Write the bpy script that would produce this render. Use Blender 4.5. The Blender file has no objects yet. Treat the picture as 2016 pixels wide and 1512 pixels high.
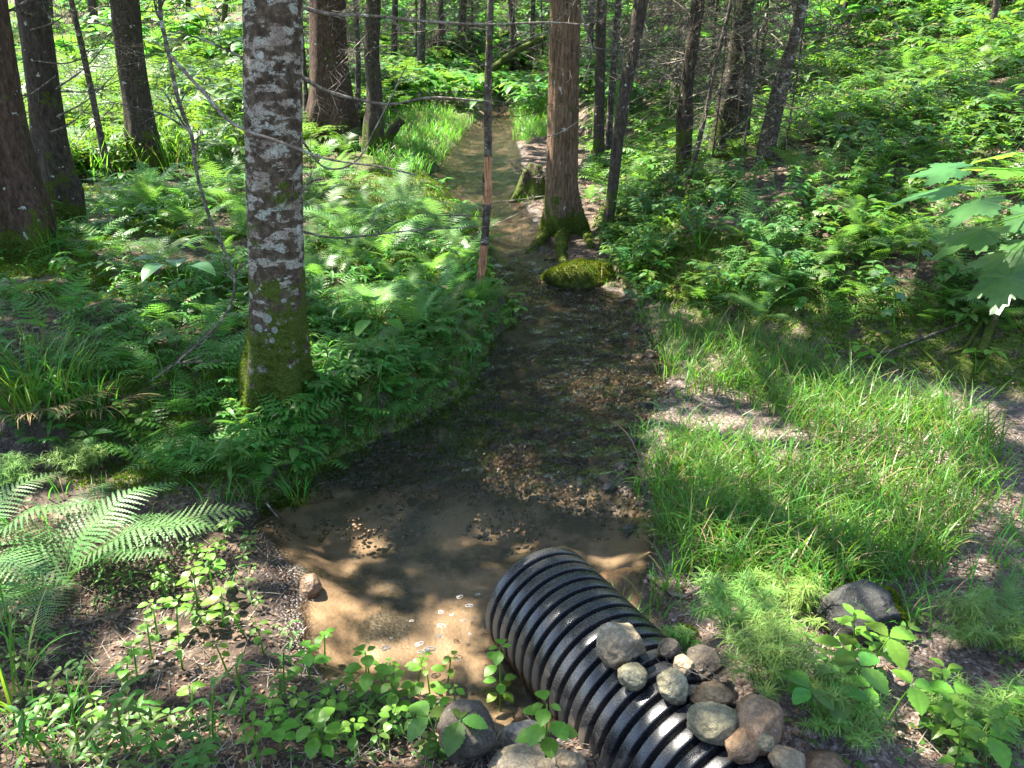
import bpy, bmesh, math, random
import numpy as np
from mathutils import Vector, Matrix, noise as mnoise
R = math.radians
rng = np.random.default_rng(7); random.seed(7)
sc = bpy.context.scene
COL = sc.collection

# ------------------------------------------------------------------ camera
PITCH, F, CX, CY, H = R(23.0), 1523.0, 1008.0, 756.0, 2.0
cam = bpy.data.cameras.new('camera'); cam.sensor_width = 36; cam.lens = 36*F/2016; cam.clip_end = 400; cam.clip_start = .05
co = bpy.data.objects.new('camera', cam); COL.objects.link(co)
co.location = (0, 0, H); co.rotation_euler = (math.pi/2-PITCH, 0, 0); sc.camera = co
# ------------------------------------------------------------------ sky, sun, exposure
SUN_EL, SUN_AZ = R(60), R(-62)          # azimuth from +Y towards +X: the sun stands to the left, a little ahead
S = np.array([math.sin(SUN_AZ)*math.cos(SUN_EL), math.cos(SUN_AZ)*math.cos(SUN_EL), math.sin(SUN_EL)])
w = bpy.data.worlds.new("World"); sc.world = w; w.use_nodes = True
bg = w.node_tree.nodes['Background']; sky = w.node_tree.nodes.new('ShaderNodeTexSky')
sky.sky_type = 'NISHITA'; sky.sun_disc = False; sky.sun_elevation = SUN_EL; sky.sun_rotation = SUN_AZ
w.node_tree.links.new(sky.outputs[0], bg.inputs[0]); bg.inputs[1].default_value = .105
sl = bpy.data.lights.new('sun', 'SUN'); sl.energy = 5.0; sl.angle = R(.53); sl.color = (1, .94, .83)
so = bpy.data.objects.new('sun', sl); COL.objects.link(so)
so.rotation_euler = Vector(S).to_track_quat('Z', 'Y').to_euler()
sc.view_settings.view_transform = 'Standard'; sc.view_settings.look = 'None'
sc.view_settings.exposure = 2.75; sc.view_settings.gamma = 1
cy = sc.cycles
cy.max_bounces = 7; cy.diffuse_bounces = 4; cy.glossy_bounces = 2; cy.transmission_bounces = 3; cy.transparent_max_bounces = 8
cy.caustics_reflective = False; cy.caustics_refractive = False; cy.sample_clamp_indirect = 6
cy.use_denoising = True

# ------------------------------------------------------------------ noise
def _h(ix, iy, s):
    n = (ix.astype(np.int64)*374761393 + iy.astype(np.int64)*668265263 + s*1442695041) & 0xffffffff
    n = ((n ^ (n >> 13))*1274126177) & 0xffffffff
    n = (n ^ (n >> 16)) & 0xffffffff
    return n/4294967295.0
def vn(x, y, s=0):
    x = np.asarray(x, float); y = np.asarray(y, float)
    ix = np.floor(x); iy = np.floor(y); fx = x-ix; fy = y-iy
    fx = fx*fx*(3-2*fx); fy = fy*fy*(3-2*fy)
    a = _h(ix, iy, s); b = _h(ix+1, iy, s); c = _h(ix, iy+1, s); d = _h(ix+1, iy+1, s)
    return (a*(1-fx)+b*fx)*(1-fy)+(c*(1-fx)+d*fx)*fy
def fbm(x, y, s=0, o=4):
    t = 0; a = .5; n = 0
    for i in range(o):
        t = t+a*vn(x*2**i+i*17.3, y*2**i-i*9.1, s+i); n += a; a *= .5
    return t/n
def sst(a, b, x):
    t = np.clip((x-a)/(b-a), 0, 1); return t*t*(3-2*t)

# ------------------------------------------------------------------ pixel measurements of the photo -> world
cP, sP = math.cos(PITCH), math.sin(PITCH)
def ray(px, py):
    a = (px-CX)/F; b = (CY-py)/F
    return np.array([a, cP+b*sP, -sP+b*cP])
def proj(x, y, z):
    x = np.asarray(x, float); dz = np.asarray(z, float)-H
    d = y*cP-dz*sP; u = y*sP+dz*cP
    d = np.where(d < .05, .05, d)
    return CX+F*x/d, CY-F*u/d, d
def zw(y): return .03*np.clip(np.asarray(y, float)-4.3, 0, 24)
def P(px, py, z=0.):
    d = ray(px, py); t = (z-H)/d[2]; return np.array([d[0]*t, d[1]*t, z])
def PY(px, py, Y):
    d = ray(px, py); t = Y/d[1]; return np.array([d[0]*t, Y, H+d[2]*t])
def Pw(px, py):
    p = P(px, py, 0.)
    for _ in range(30): p = P(px, py, float(zw(p[1])))
    return p
_rows = [(1420,930,1130),(1385,860,1160),(1340,660,1200),(1250,600,1230),(1150,590,1262),(1080,560,1290),(1030,520,1290),(960,615,1240),
 (900,680,1235),(850,790,1260),(800,880,1285),(700,960,1290),(640,1000,1260),(600,1005,1235),(560,962,1140),(500,960,1085),
 (450,945,1050),(400,895,1020),(350,850,1020),(300,885,1015),(250,928,1015),(220,958,1008),(205,975,1000)]
_t = []
for py, l, r in _rows:
    a = Pw(l, py); b = Pw(r, py); _t.append((a[1], a[0], b[0]))
_t = np.array(_t)
def sedge(y):
    l = np.interp(y, _t[:,0], _t[:,1]); r = np.interp(y, _t[:,0], _t[:,2])
    endf = sst(_t[0,0]-.25, _t[0,0]+.05, y)*sst(_t[-1,0]+1.5, _t[-1,0]-1.5, y)
    return (l+r)/2, (r-l)/2*endf
TOE = np.array([(12,1.2),(7,2.1),(5,3.0),(3.05,4.25),(1.9,5.1),(1.25,5.9),(.95,6.6),(.95,7.6),(.9,9),(1.5,11.5),(2.2,13.5),(1.5,17),(1.0,24),(.6,40),(0,90)])
def toe_d(x, y):          # signed distance from the foot of the right hillside (+ on the hill)
    best = np.full(np.shape(x), 1e9); sg = np.ones(np.shape(x))
    for (x0,y0),(x1,y1) in zip(TOE[:-1], TOE[1:]):
        dx, dy = x1-x0, y1-y0; L2 = dx*dx+dy*dy
        t = np.clip(((x-x0)*dx+(y-y0)*dy)/L2, 0, 1)
        qx = x-(x0+t*dx); qy = y-(y0+t*dy); d = np.hypot(qx, qy)
        s = np.sign(dy*(x-x0)-dx*(y-y0)); m = d < best
        best = np.where(m, d, best); sg = np.where(m, s, sg)
    return best*sg
PM = np.array([.104, 2.45, .045]); PE = np.array([.104+.485*.9, 2.45-.874*.9, .045]); PD = (PE-PM)/np.linalg.norm(PE-PM)
def hfull(x, y):
    x = np.asarray(x, float); y = np.asarray(y, float)
    c, wd = sedge(y); wob = (fbm(x*3.1+5, y*3.1, 3, 3)-.5)*.22
    sd = np.abs(x-c)-wd+wob+.5*sst(_t[-1,0]-.5, _t[-1,0]+1.5, y)
    left = x < c
    z0 = zw(y)
    # bed
    pool = 1-sst(3.0, 3.5, y)
    depth = .10*pool+.052*(1-pool)
    bed = -depth*sst(0, .28, -sd)
    bed = bed+(fbm(x*7, y*7, 11, 4)-.5)*(.02+.055*(1-pool))+(fbm(x*2.2, y*2.2, 5, 2)-.5)*.07*pool
    # left bank
    bh = .05+.25*sst(2.95, 3.5, y)-.12*sst(6.2, 9, y)
    lb = bh*sst(-.03, .26, sd)+.05*np.clip(sd-.2, 0, 3)+.012*np.clip(sd-3, 0, 30)
    seep = np.exp(-((y-3.55-.12*(x+1.2))/.33)**2)*sst(-.9, -1.5, x)
    lb = lb-(bh-.04)*seep*.9
    # right flats
    rb = .045*sst(-.02, .2, sd)+.02*np.clip(sd, 0, 6)
    bank = np.where(left, lb, rb)
    td = toe_d(x, y)
    hill = .30*(1-np.exp(-np.clip(td, 0, 99)/.35))+.27*np.clip(td-.2, 0, 11)+.10*np.clip(td-11, 0, 60)
    fade = sst(0, .25, sd)
    g = z0+np.where(sd > 0, bank, bed)+np.where(left, 0, hill*fade)
    g = g+.26*np.clip(y-27, 0, 50)+.02*np.clip(y-12, 0, 15)*left*sst(.5, 2, sd)
    # roadside fill that carries the camera
    fill = np.clip(1.75+.25*(fbm(x*1.3, y*1.3, 8, 2)-.5)-y, 0, 2)*.42
    pa = (x-PM[0])*PD[0]+(y-PM[1])*PD[1]; pp = np.abs((x-PM[0])*PD[1]-(y-PM[1])*PD[0])
    fill = fill*(1-(1-sst(.28, .5, pp))*sst(-.2, .2, pa)*(1-sst(1.3, 1.6, pa)))
    g = g+fill
    rough = (fbm(x*1.1, y*1.1, 21, 3)-.5)*.20*sst(.15, .9, sd)*sst(2.4, 4.5, y)*(1+.5*sst(6, 15, y))
    rough = rough+(fbm(x*6, y*6, 31, 4)-.5)*.05*sst(0, .2, sd)+(fbm(x*19, y*19, 41, 3)-.5)*.014*np.where(sd < 0, 1-.8*pool, 1)
    g = g+.19*np.exp(-((x-.84)/.26)**2-((y-1.85)/.45)**2)+.05*np.exp(-((x+.03)/.16)**2-((y-1.62)/.25)**2)
    return g+rough, sd, td, left
def hz(x, y): return hfull(x, y)[0]
def G(px, py):
    d = ray(px, py); t = np.geomspace(.8, 160, 2600)
    X = d[0]*t; Y = d[1]*t; Z = H+d[2]*t
    b = np.nonzero(Z <= hz(X, Y))[0]
    i = b[0] if len(b) else len(t)-1
    return np.array([X[i], Y[i], float(hz(X[i], Y[i]))])
def inpoly(px, py, poly):
    r = np.zeros(np.shape(px), bool); n = len(poly)
    for i in range(n):
        x0, y0 = poly[i]; x1, y1 = poly[(i+1) % n]
        m = ((y0 > py) != (y1 > py)) & (px < (x1-x0)*(py-y0)/(y1-y0+1e-9)+x0)
        r ^= m
    return r

# ------------------------------------------------------------------ materials
class NT:
    def __init__(s, name):
        s.m = bpy.data.materials.new(name); s.m.use_nodes = True; s.t = s.m.node_tree
        for n in list(s.t.nodes): s.t.nodes.remove(n)
        s.out = s.t.nodes.new('ShaderNodeOutputMaterial')
    def n(s, typ, ins=None, **kw):
        n = s.t.nodes.new('ShaderNode'+typ)
        for k, v in kw.items(): setattr(n, k, v)
        for k, v in (ins or {}).items():
            k = n.inputs[k]
            if isinstance(v, bpy.types.NodeSocket): s.t.links.new(v, k)
            elif isinstance(v, (tuple, list)) and len(v) == 3 and k.type == 'RGBA': k.default_value = (*v, 1)
            else: k.default_value = v
        return n
    def mix(s, f, a, b, bt='MIX'):
        n = s.n('MixRGB', {0: f, 1: a, 2: b}, blend_type=bt); return n.outputs[0]
    def ramp(s, f, stops):
        n = s.n('ValToRGB', {0: f}); e = n.color_ramp.elements
        while len(e) > 1: e.remove(e[0])
        e[0].position = stops[0][0]; e[0].color = (*stops[0][1], 1)
        for p, c in stops[1:]:
            q = e.new(p); q.color = (*c, 1)
        return n.outputs[0]
    def noise(s, co, sc_, det=3, rough=.55, dist=0):
        return s.n('TexNoise', {'Vector': co, 'Scale': sc_, 'Detail': det, 'Roughness': rough, 'Distortion': dist}).outputs[0]
    def math(s, op, a, b=0.): return s.n('Math', {0: a, 1: b}, operation=op).outputs[0]
    def mr(s, v, a, b, c=0., d=1.): return s.n('MapRange', {0: v, 1: a, 2: b, 3: c, 4: d}).outputs[0]
    def bump(s, h, st, dist, nrm=None):
        d = {'Height': h, 'Strength': st, 'Distance': dist}
        if nrm: d['Normal'] = nrm
        return s.n('Bump', d).outputs[0]
    def end(s, sh): s.t.links.new(sh, s.out.inputs[0]); return s.m
    def geo(s): return s.n('NewGeometry').outputs
    def obj(s): return s.n('TexCoord').outputs['Object']
    def scaled(s, v, sx): return s.n('Mapping', {'Vector': v, 'Scale': sx}).outputs[0]
g3 = lambda v: (v, v, v)

def leafmat(name, col, trc, tr=.42, rough=.45, hv=.04, vv=.5, spec=.35, dry=0.):
    t = NT(name); g = t.n('NewGeometry'); oi = t.n('ObjectInfo')
    r1 = g.outputs['Random Per Island']; r2 = oi.outputs['Random']
    val = t.math('ADD', t.mr(r1, 0, 1, 1-vv/2, 1+vv/2), t.mr(r2, 0, 1, -.18, .18))
    hue = t.math('ADD', t.mr(r1, 0, 1, .5-hv/2, .5+hv/2), t.mr(r2, 0, 1, -.015, .015))
    nz = t.noise(g.outputs['Position'], 60, 2)
    val = t.math('MULTIPLY', val, t.mr(nz, .3, .7, .85, 1.12))
    c1 = t.n('HueSaturation', {'Hue': hue, 'Saturation': 1., 'Value': val, 'Color': col}).outputs[0]
    c2 = t.n('HueSaturation', {'Hue': hue, 'Saturation': 1., 'Value': val, 'Color': trc}).outputs[0]
    if dry:
        df = t.mr(r1, 1-dry, 1-dry+.01); c1 = t.mix(df, c1, (.30,.22,.11)); c2 = t.mix(df, c2, (.22,.16,.07))
    p = t.n('BsdfPrincipled', {'Base Color': c1, 'Roughness': rough, 'Specular IOR Level': spec})
    tl = t.n('BsdfTranslucent', {'Color': c2})
    return t.end(t.n('MixShader', {0: tr, 1: p.outputs[0], 2: tl.outputs[0]}).outputs[0])
M = {}
M['fern'] = leafmat('fern_green', (.08,.165,.036), (.21,.41,.05), .4, .42, .03, .3)
M['fernpale'] = leafmat('fern_pale', (.095,.19,.06), (.20,.42,.08), .4, .5, .03, .3)
M['herb'] = leafmat('herb_green', (.068,.15,.026), (.19,.40,.04), .4, .42, .06, .6, .3, .015)
M['herbblue'] = leafmat('herb_bluish', (.055,.135,.04), (.14,.32,.05), .36, .33, .04, .4, .5)
M['seed'] = leafmat('seedling_green', (.11,.24,.028), (.27,.52,.04), .45, .42, .03, .3)
M['grass'] = leafmat('grass_green', (.068,.175,.022), (.19,.44,.03), .42, .42, .07, .6, .35, .07)
M['dry'] = leafmat('dry_grass', (.28,.20,.10), (.2,.15,.07), .15, .7, .02, .5, .1)
M['horse'] = leafmat('horsetail_green', (.15,.26,.05), (.25,.40,.06), .3, .5, .04, .4)
M['canopy'] = leafmat('canopy_green', (.06,.11,.03), (.16,.28,.04), .40, .5, .05, .5)
M['moss'] = leafmat('moss_tufts', (.065,.095,.010), (.15,.21,.015), .35, .75, .06, .7, .05)
M['litter'] = leafmat('dead_leaves', (.16,.095,.06), (.12,.06,.03), .15, .7, .05, 1.1, .2)
M['debris'] = leafmat('sodden_leaves', (.05,.034,.022), (.03,.02,.01), .05, .25, .04, 1.1, .5)
M['needles'] = leafmat('spruce_sprays', (.06,.11,.03), (.11,.19,.04), .25, .6, .05, .6)

def m_ground():
    t = NT('forest_floor'); pos = t.geo()['Position']
    at = t.n('Attribute', attribute_name='cover'); sp = t.n('SeparateColor', {0: at.outputs['Color']}).outputs
    wet = t.n('Attribute', attribute_name='wet').outputs['Fac']
    n1 = t.noise(pos, 9, 5, .6); n2 = t.noise(pos, 55, 4, .6); n3 = t.noise(pos, 2.2, 3)
    vo = t.n('TexVoronoi', {'Vector': pos, 'Scale': 75.}, feature='F1'); vd = vo.outputs['Distance']; vc = t.n('SeparateColor', {0: vo.outputs['Color']}).outputs[0]
    vo2 = t.n('TexVoronoi', {'Vector': pos, 'Scale': 34.}, feature='F1'); vc2 = t.n('SeparateColor', {0: vo2.outputs['Color']}).outputs[0]
    soil = t.ramp(n2, [(.3, (.014,.010,.007)), (.5, (.045,.030,.020)), (.7, (.12,.078,.054))])
    lit = t.ramp(vc2, [(0, (.02,.014,.010)), (.4, (.06,.038,.026)), (.75, (.12,.082,.055)), (1, (.25,.18,.13))])
    c = t.mix(t.mr(n1, .42, .58), soil, lit)
    grav = t.ramp(vc, [(0, (.03,.024,.02)), (.3, (.085,.062,.05)), (.6, (.145,.105,.085)), (.85, (.22,.165,.135)), (1, (.34,.29,.26))])
    grav = t.mix(t.mr(n2, .35, .7), grav, (.10,.07,.055))
    c = t.mix(sp[1], c, grav)
    sand = t.ramp(n1, [(.25, (.23,.175,.125)), (.5, (.46,.355,.255)), (.75, (.60,.48,.36))])
    sand = t.mix(t.mr(t.noise(pos, 3.2, 4, .6), .47, .58), sand, t.ramp(n2, [(.35, (.045,.042,.028)), (.7, (.15,.13,.09))]))
    rf = t.math('MULTIPLY', t.mr(t.n('SeparateXYZ', {0: pos}).outputs[1], 3.0, 3.6), t.mr(t.noise(pos, 1.7, 4, .65), .60, .45))
    sand = t.mix(t.math('MULTIPLY', rf, .92), sand, t.ramp(n2, [(.35, (.03,.025,.018)), (.6, (.11,.085,.058)), (.75, (.25,.19,.135))]))
    c = t.mix(sp[0], c, sand)
    moss = t.ramp(n2, [(.3, (.018,.030,.004)), (.5, (.05,.075,.008)), (.72, (.11,.14,.015))])
    c = t.mix(t.math('MULTIPLY', sp[2], t.mr(n1, .36, .5)), c, moss)
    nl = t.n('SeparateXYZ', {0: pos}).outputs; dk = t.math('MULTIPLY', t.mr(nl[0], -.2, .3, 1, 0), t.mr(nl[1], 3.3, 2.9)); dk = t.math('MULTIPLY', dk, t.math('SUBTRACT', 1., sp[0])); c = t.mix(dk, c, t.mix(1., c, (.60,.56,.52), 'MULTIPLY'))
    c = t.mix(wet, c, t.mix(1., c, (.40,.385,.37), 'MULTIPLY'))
    h = t.math('ADD', t.math('MULTIPLY', n2, .6), t.math('MULTIPLY', t.math('MULTIPLY', vd, -1.), t.mr(sp[1], 0, 1, .3, 1.2)))
    h = t.math('MULTIPLY', h, t.mr(sp[0], 0, 1, 1., .22))
    b = t.bump(h, .8, .012)
    rg = t.mr(wet, 0, 1, .92, .38)
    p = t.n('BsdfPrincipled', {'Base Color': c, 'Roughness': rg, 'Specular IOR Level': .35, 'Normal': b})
    return t.end(p.outputs[0])
def m_bark(name, cols, ridge, moss=(.0, .3), lichen=0., mossc=(.055,.075,.008)):
    t = NT(name); o = t.obj(); ox = t.scaled(o, ridge)
    n1 = t.noise(ox, 30, 5, .65, .4); n2 = t.noise(o, 22, 4, .6); n3 = t.noise(o, 5, 3)
    c = t.ramp(n1, [(.3, cols[0]), (.5, cols[1]), (.7, cols[2])])
    if lichen:
        ol = t.scaled(o, (1, 1, 1.9)); l1 = t.noise(ol, 12, 5, .62, .3); band = t.noise(t.scaled(o, (.3,.3,5)), 2.2, 3)
        lf = t.mr(t.math('ADD', l1, t.math('MULTIPLY', t.math('SUBTRACT', band, .5), .35)), .60-.1*lichen, .66-.1*lichen)
        fine = t.noise(o, 130, 3); lf = t.math('MULTIPLY', lf, t.mr(fine, .32, .5))
        c = t.mix(lf, c, t.ramp(t.noise(o, 11, 2), [(.35, (.20,.155,.12)), (.5, (.31,.27,.215)), (.65, (.30,.30,.24))]))
    z = t.n('SeparateXYZ', {0: o}).outputs[2]
    mf = t.math('ADD', t.mr(z, moss[0], moss[1], 1, 0), t.mr(n3, .35, .65, -.45, .45))
    mf = t.mr(t.math('ADD', mf, t.mr(n2, .3, .7, -.3, .3)), .42, .6)
    mc = t.ramp(t.noise(o, 110, 4, .7), [(.3, tuple(v*.35 for v in mossc)), (.55, mossc), (.75, tuple(v*2.1 for v in mossc))])
    c = t.mix(mf, c, mc)
    sp = t.mr(t.noise(o, 14, 2), .70, .72); c = t.mix(t.math('MULTIPLY', sp, .8), c, (.38,.38,.33))
    b = t.bump(n1, .9, .02); b = t.bump(t.noise(o, 120, 3), .5, .006, b)
    return t.end(t.n('BsdfPrincipled', {'Base Color': c, 'Roughness': .9, 'Specular IOR Level': .2, 'Normal': b}).outputs[0])
M['bark_lichen'] = m_bark('bark_lichen', [(.022,.016,.010), (.062,.043,.027), (.12,.088,.058)], (1,1,.9), (.2, 1.0), 1.)
M['bark_brown'] = m_bark('bark_brown', [(.03,.018,.011), (.12,.072,.043), (.24,.15,.09)], (1.6,1.6,.28), (.05, .5), 0.)
M['bark_red'] = m_bark('bark_red', [(.02,.012,.008), (.058,.034,.023), (.11,.07,.048)], (1.2,1.2,.45), (.0, .45), 0.)
M['bark_dark'] = m_bark('bark_dark', [(.014,.011,.008), (.045,.034,.024), (.085,.068,.05)], (1.2,1.2,.5), (.1, .65), 0.)
M['bark_thin'] = m_bark('bark_thin', [(.018,.013,.010), (.06,.045,.033), (.13,.11,.09)], (1,1,.6), (-.1, .15), .25)
M['deadwood'] = m_bark('deadwood', [(.05,.035,.028), (.15,.115,.09), (.30,.25,.21)], (1,1,.3), (-1, -.5), .6)
M['twig'] = m_bark('twig_bark', [(.03,.024,.02), (.09,.072,.056), (.20,.17,.14)], (1,1,1), (-1, -.5), .6)
M['mossylog'] = m_bark('mossy_log', [(.03,.02,.012), (.07,.05,.03), (.1,.08,.05)], (1,1,1), (9, 10), 0.)
def m_raw():
    t = NT('broken_wood'); o = t.obj(); n1 = t.noise(t.scaled(o, (2,2,.12)), 45, 4)
    c = t.ramp(n1, [(.35, (.10,.035,.012)), (.55, (.33,.14,.06)), (.75, (.50,.27,.14))])
    return t.end(t.n('BsdfPrincipled', {'Base Color': c, 'Roughness': .8, 'Normal': t.bump(n1, 1, .01)}).outputs[0])
M['raw'] = m_raw()
def m_rock(name, cols, moss=0., wet=0.):
    t = NT(name); o = t.obj(); oi = t.n('ObjectInfo').outputs['Random']; g = t.n('NewGeometry')
    off = t.n('VectorMath', {0: o, 1: t.n('CombineXYZ', {0: t.math('MULTIPLY', oi, 37.), 1: oi, 2: oi}).outputs[0]}, operation='ADD').outputs[0]
    n1 = t.noise(off, 9, 6, .65, .4); n2 = t.noise(off, 70, 4, .7); n3 = t.noise(off, 4, 3)
    c = t.ramp(n1, [(.3, cols[0]), (.5, cols[1]), (.7, cols[2])])
    c = t.mix(t.mr(n2, .4, .62, 0., .65), c, tuple(v*.35 for v in cols[0]))
    c = t.mix(t.mr(n2, .6, .7, 0., .35), c, (.45,.42,.36))
    if moss:
        nz = t.n('SeparateXYZ', {0: g.outputs['Normal']}).outputs[2]
        f = t.mr(t.math('ADD', t.math('ADD', n3, n2), t.math('MULTIPLY', nz, .25)), 1.45-moss, 1.55-moss)
        c = t.mix(f, c, t.ramp(t.noise(o, 140, 3), [(.3, (.02,.03,.003)), (.6, (.07,.09,.008)), (.8, (.14,.17,.015))]))
    b = t.bump(n1, .8, .03); b = t.bump(n2, .8, .006, b)
    return t.end(t.n('BsdfPrincipled', {'Base Color': c, 'Roughness': .8-.55*wet, 'Specular IOR Level': .4, 'Normal': b}).outputs[0])
M['r_tan'] = m_rock('rock_tan', [(.15,.11,.065), (.27,.21,.13), (.36,.30,.21)])
M['r_green'] = m_rock('rock_greenish', [(.12,.105,.06), (.21,.185,.11), (.32,.29,.19)])
M['r_orange'] = m_rock('rock_orange', [(.11,.065,.025), (.21,.13,.06), (.29,.21,.12)])
M['r_red'] = m_rock('rock_red', [(.12,.07,.035), (.23,.145,.08), (.33,.22,.14)])
M['r_grey'] = m_rock('rock_grey', [(.10,.09,.075), (.20,.18,.15), (.30,.275,.23)])
M['r_dark'] = m_rock('rock_dark', [(.045,.034,.023), (.085,.066,.046), (.15,.12,.085)])
M['r_moss'] = m_rock('rock_mossy', [(.06,.06,.055), (.13,.125,.115), (.22,.21,.19)], .42)
M['r_bould'] = m_rock('rock_boulder', [(.016,.016,.014), (.038,.037,.032), (.08,.077,.068)])
M['r_allmoss'] = m_rock('rock_moss_covered', [(.05,.045,.03), (.09,.075,.05), (.15,.12,.08)], .95)
M['r_wet'] = m_rock('rock_wet', [(.015,.014,.013), (.04,.036,.032), (.10,.085,.072)], 0, 1.15)
M['r_wettan'] = m_rock('rock_wet_tan', [(.09,.055,.03), (.19,.115,.065), (.30,.20,.13)], 0, .8)
def m_pebble(name, stops, rough):
    t = NT(name); g = t.n('NewGeometry'); r = g.outputs['Random Per Island']
    c = t.ramp(r, stops); n = t.noise(g.outputs['Position'], 180, 3)
    c = t.mix(t.mr(n, .35, .65, 0, .5), c, (.05,.04,.035))
    return t.end(t.n('BsdfPrincipled', {'Base Color': c, 'Roughness': rough, 'Specular IOR Level': .4}).outputs[0])
M['pebble'] = m_pebble('gravel_dry', [(0,(.04,.034,.03)), (.25,(.13,.088,.068)), (.5,(.09,.076,.068)), (.75,(.20,.14,.11)), (1,(.36,.30,.27))], .8)
M['pebwet'] = m_pebble('gravel_wet', [(0,(.012,.012,.012)), (.35,(.05,.038,.028)), (.6,(.13,.075,.04)), (.85,(.09,.075,.06)), (1,(.30,.22,.16))], .16)
def m_water():
    t = NT('stream_water'); pos = t.geo()['Position']
    fl = t.n('Attribute', attribute_name='flow').outputs['Fac']
    a = t.noise(t.scaled(pos, (1,.8,1)), 9, 4, .55, .6); b_ = t.noise(t.scaled(pos, (1.3,.8,1)), 30, 3, .5, 1.2)
    h = t.math('ADD', a, t.math('MULTIPLY', b_, .5))
    b = t.bump(h, t.mr(fl, 0, 1, .16, 1.), t.mr(fl, 0, 1, .035, .15))
    fr = t.n('Fresnel', {'IOR': 1.33, 'Normal': b}).outputs[0]
    tr = t.n('BsdfTransparent', {0: (.92,.86,.76)}); gl = t.n('BsdfGlossy', {'Color': (1,1,1), 'Roughness': .06, 'Normal': b})
    return t.end(t.n('MixShader', {0: fr, 1: tr.outputs[0], 2: gl.outputs[0]}).outputs[0])
M['water'] = m_water()
def m_pipe():
    t = NT('black_plastic'); o = t.obj(); n = t.noise(o, 14, 5, .65); n2 = t.noise(o, 160, 4, .7); n3 = t.noise(t.scaled(o, (1,1,1)), 420, 2)
    nz = t.n('SeparateXYZ', {0: t.n('NewGeometry').outputs['Normal']}).outputs[2]
    d = t.math('MULTIPLY', t.mr(n2, .45, .70), t.mr(n, .42, .75, .02, .42))
    c = t.mix(d, (.012,.0125,.014), (.13,.11,.09))
    c = t.mix(t.mr(n3, .68, .74), c, (.25,.22,.18))
    pz = t.n('SeparateXYZ', {0: t.geo()['Position']}).outputs[2]
    mud = t.mr(t.math('ADD', t.mr(pz, .03, .20, 1, 0), t.mr(n, .3, .7, -.35, .35)), .45, .8, 0, .8)
    c = t.mix(mud, c, (.10,.078,.055)); d = t.math('ADD', d, mud)
    p = t.n('BsdfPrincipled', {'Base Color': c, 'Roughness': t.mr(d, 0, .5, .27, .65), 'Specular IOR Level': .5, 'Normal': t.bump(n2, .12, .003)})
    return t.end(p.outputs[0])
M['pipe'] = m_pipe()
def m_plain(name, c, r=.5, tr=0.):
    t = NT(name); p = t.n('BsdfPrincipled', {'Base Color': c, 'Roughness': r}).outputs[0]
    if tr: p = t.n('MixShader', {0: tr, 1: p, 2: t.n('BsdfTransparent').outputs[0]}).outputs[0]
    return t.end(p)
M['lichen'] = m_rock('lichen_disc', [(.16,.16,.12), (.24,.24,.19), (.32,.32,.26)])
M['foam'] = m_plain('foam', (.36,.34,.31), .35)
M['film'] = m_plain('bubble_film', (.15,.15,.15), .05, .93)
M['ground'] = m_ground()

# ------------------------------------------------------------------ geometry helpers: g = (V, loops, totals)
def mesh(name, g, mat, smooth=False):
    V, L, T = g
    me = bpy.data.meshes.new(name)
    me.vertices.add(len(V)); me.vertices.foreach_set('co', np.asarray(V, np.float32).ravel())
    me.loops.add(len(L)); me.loops.foreach_set('vertex_index', np.asarray(L, np.int32))
    T = np.asarray(T, np.int32); st = np.zeros(len(T), np.int32); st[1:] = np.cumsum(T)[:-1]
    me.polygons.add(len(T)); me.polygons.foreach_set('loop_start', st)
    if smooth: me.polygons.foreach_set('use_smooth', np.ones(len(T), bool))
    else: me.polygons.foreach_set('use_smooth', np.zeros(len(T), bool))
    me.update(calc_edges=True)
    if mat: me.materials.append(mat)
    return me
def link(name, data, parent=None, loc=None):
    o = bpy.data.objects.new(name, data); COL.objects.link(o)
    if parent: o.parent = parent
    if loc is not None: o.location = loc
    return o
def gfaces(V, Fs):
    return np.array(V, float), np.array([i for f in Fs for i in f], int), np.array([len(f) for f in Fs], int)
def merge(gs):
    Vs, Ls, Ts = [], [], []; n = 0
    for V, L, T in gs:
        Vs.append(V); Ls.append(np.asarray(L)+n); Ts.append(T); n += len(V)
    return np.concatenate(Vs), np.concatenate(Ls), np.concatenate(Ts)
def xf(g, m):
    V, L, T = g; m = np.array(m); return V@m[:3,:3].T+m[:3,3], L, T
def scatter(g, Ms):                     # Ms (N,3,4)
    V, L, T = g; n = len(Ms)
    VV = np.einsum('nij,vj->nvi', Ms[:,:,:3], V)+Ms[:,None,:,3]
    return VV.reshape(-1,3), (L[None,:]+np.arange(n)[:,None]*len(V)).ravel(), np.tile(T, n)
def mats(pos, yaw, scale, tilt=0., tdir=None, sz=None):
    n = len(pos); yaw = np.broadcast_to(yaw, n); scale = np.broadcast_to(scale, n); tilt = np.broadcast_to(tilt, n)
    td = rng.uniform(0, 2*np.pi, n) if tdir is None else np.broadcast_to(tdir, n)
    c, s = np.cos(yaw), np.sin(yaw); Z = np.zeros(n); O = np.ones(n)
    Rz = np.stack([c,-s,Z, s,c,Z, Z,Z,O], 1).reshape(n,3,3)
    kx, ky = np.cos(td), np.sin(td); ct, st_ = np.cos(tilt), np.sin(tilt); v = 1-ct
    Rt = np.stack([ct+kx*kx*v, kx*ky*v, ky*st_, kx*ky*v, ct+ky*ky*v, -kx*st_, -ky*st_, kx*st_, ct], 1).reshape(n,3,3)
    A = Rt@Rz*scale[:,None,None]
    return np.concatenate([A, np.asarray(pos)[:,:,None]], 2)
def tag(o, label=None, cat=None, group=None, kind=None):
    if label: o['label'] = label
    if cat: o['category'] = cat
    if group: o['group'] = group
    if kind: o['kind'] = kind
    return o
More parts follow.
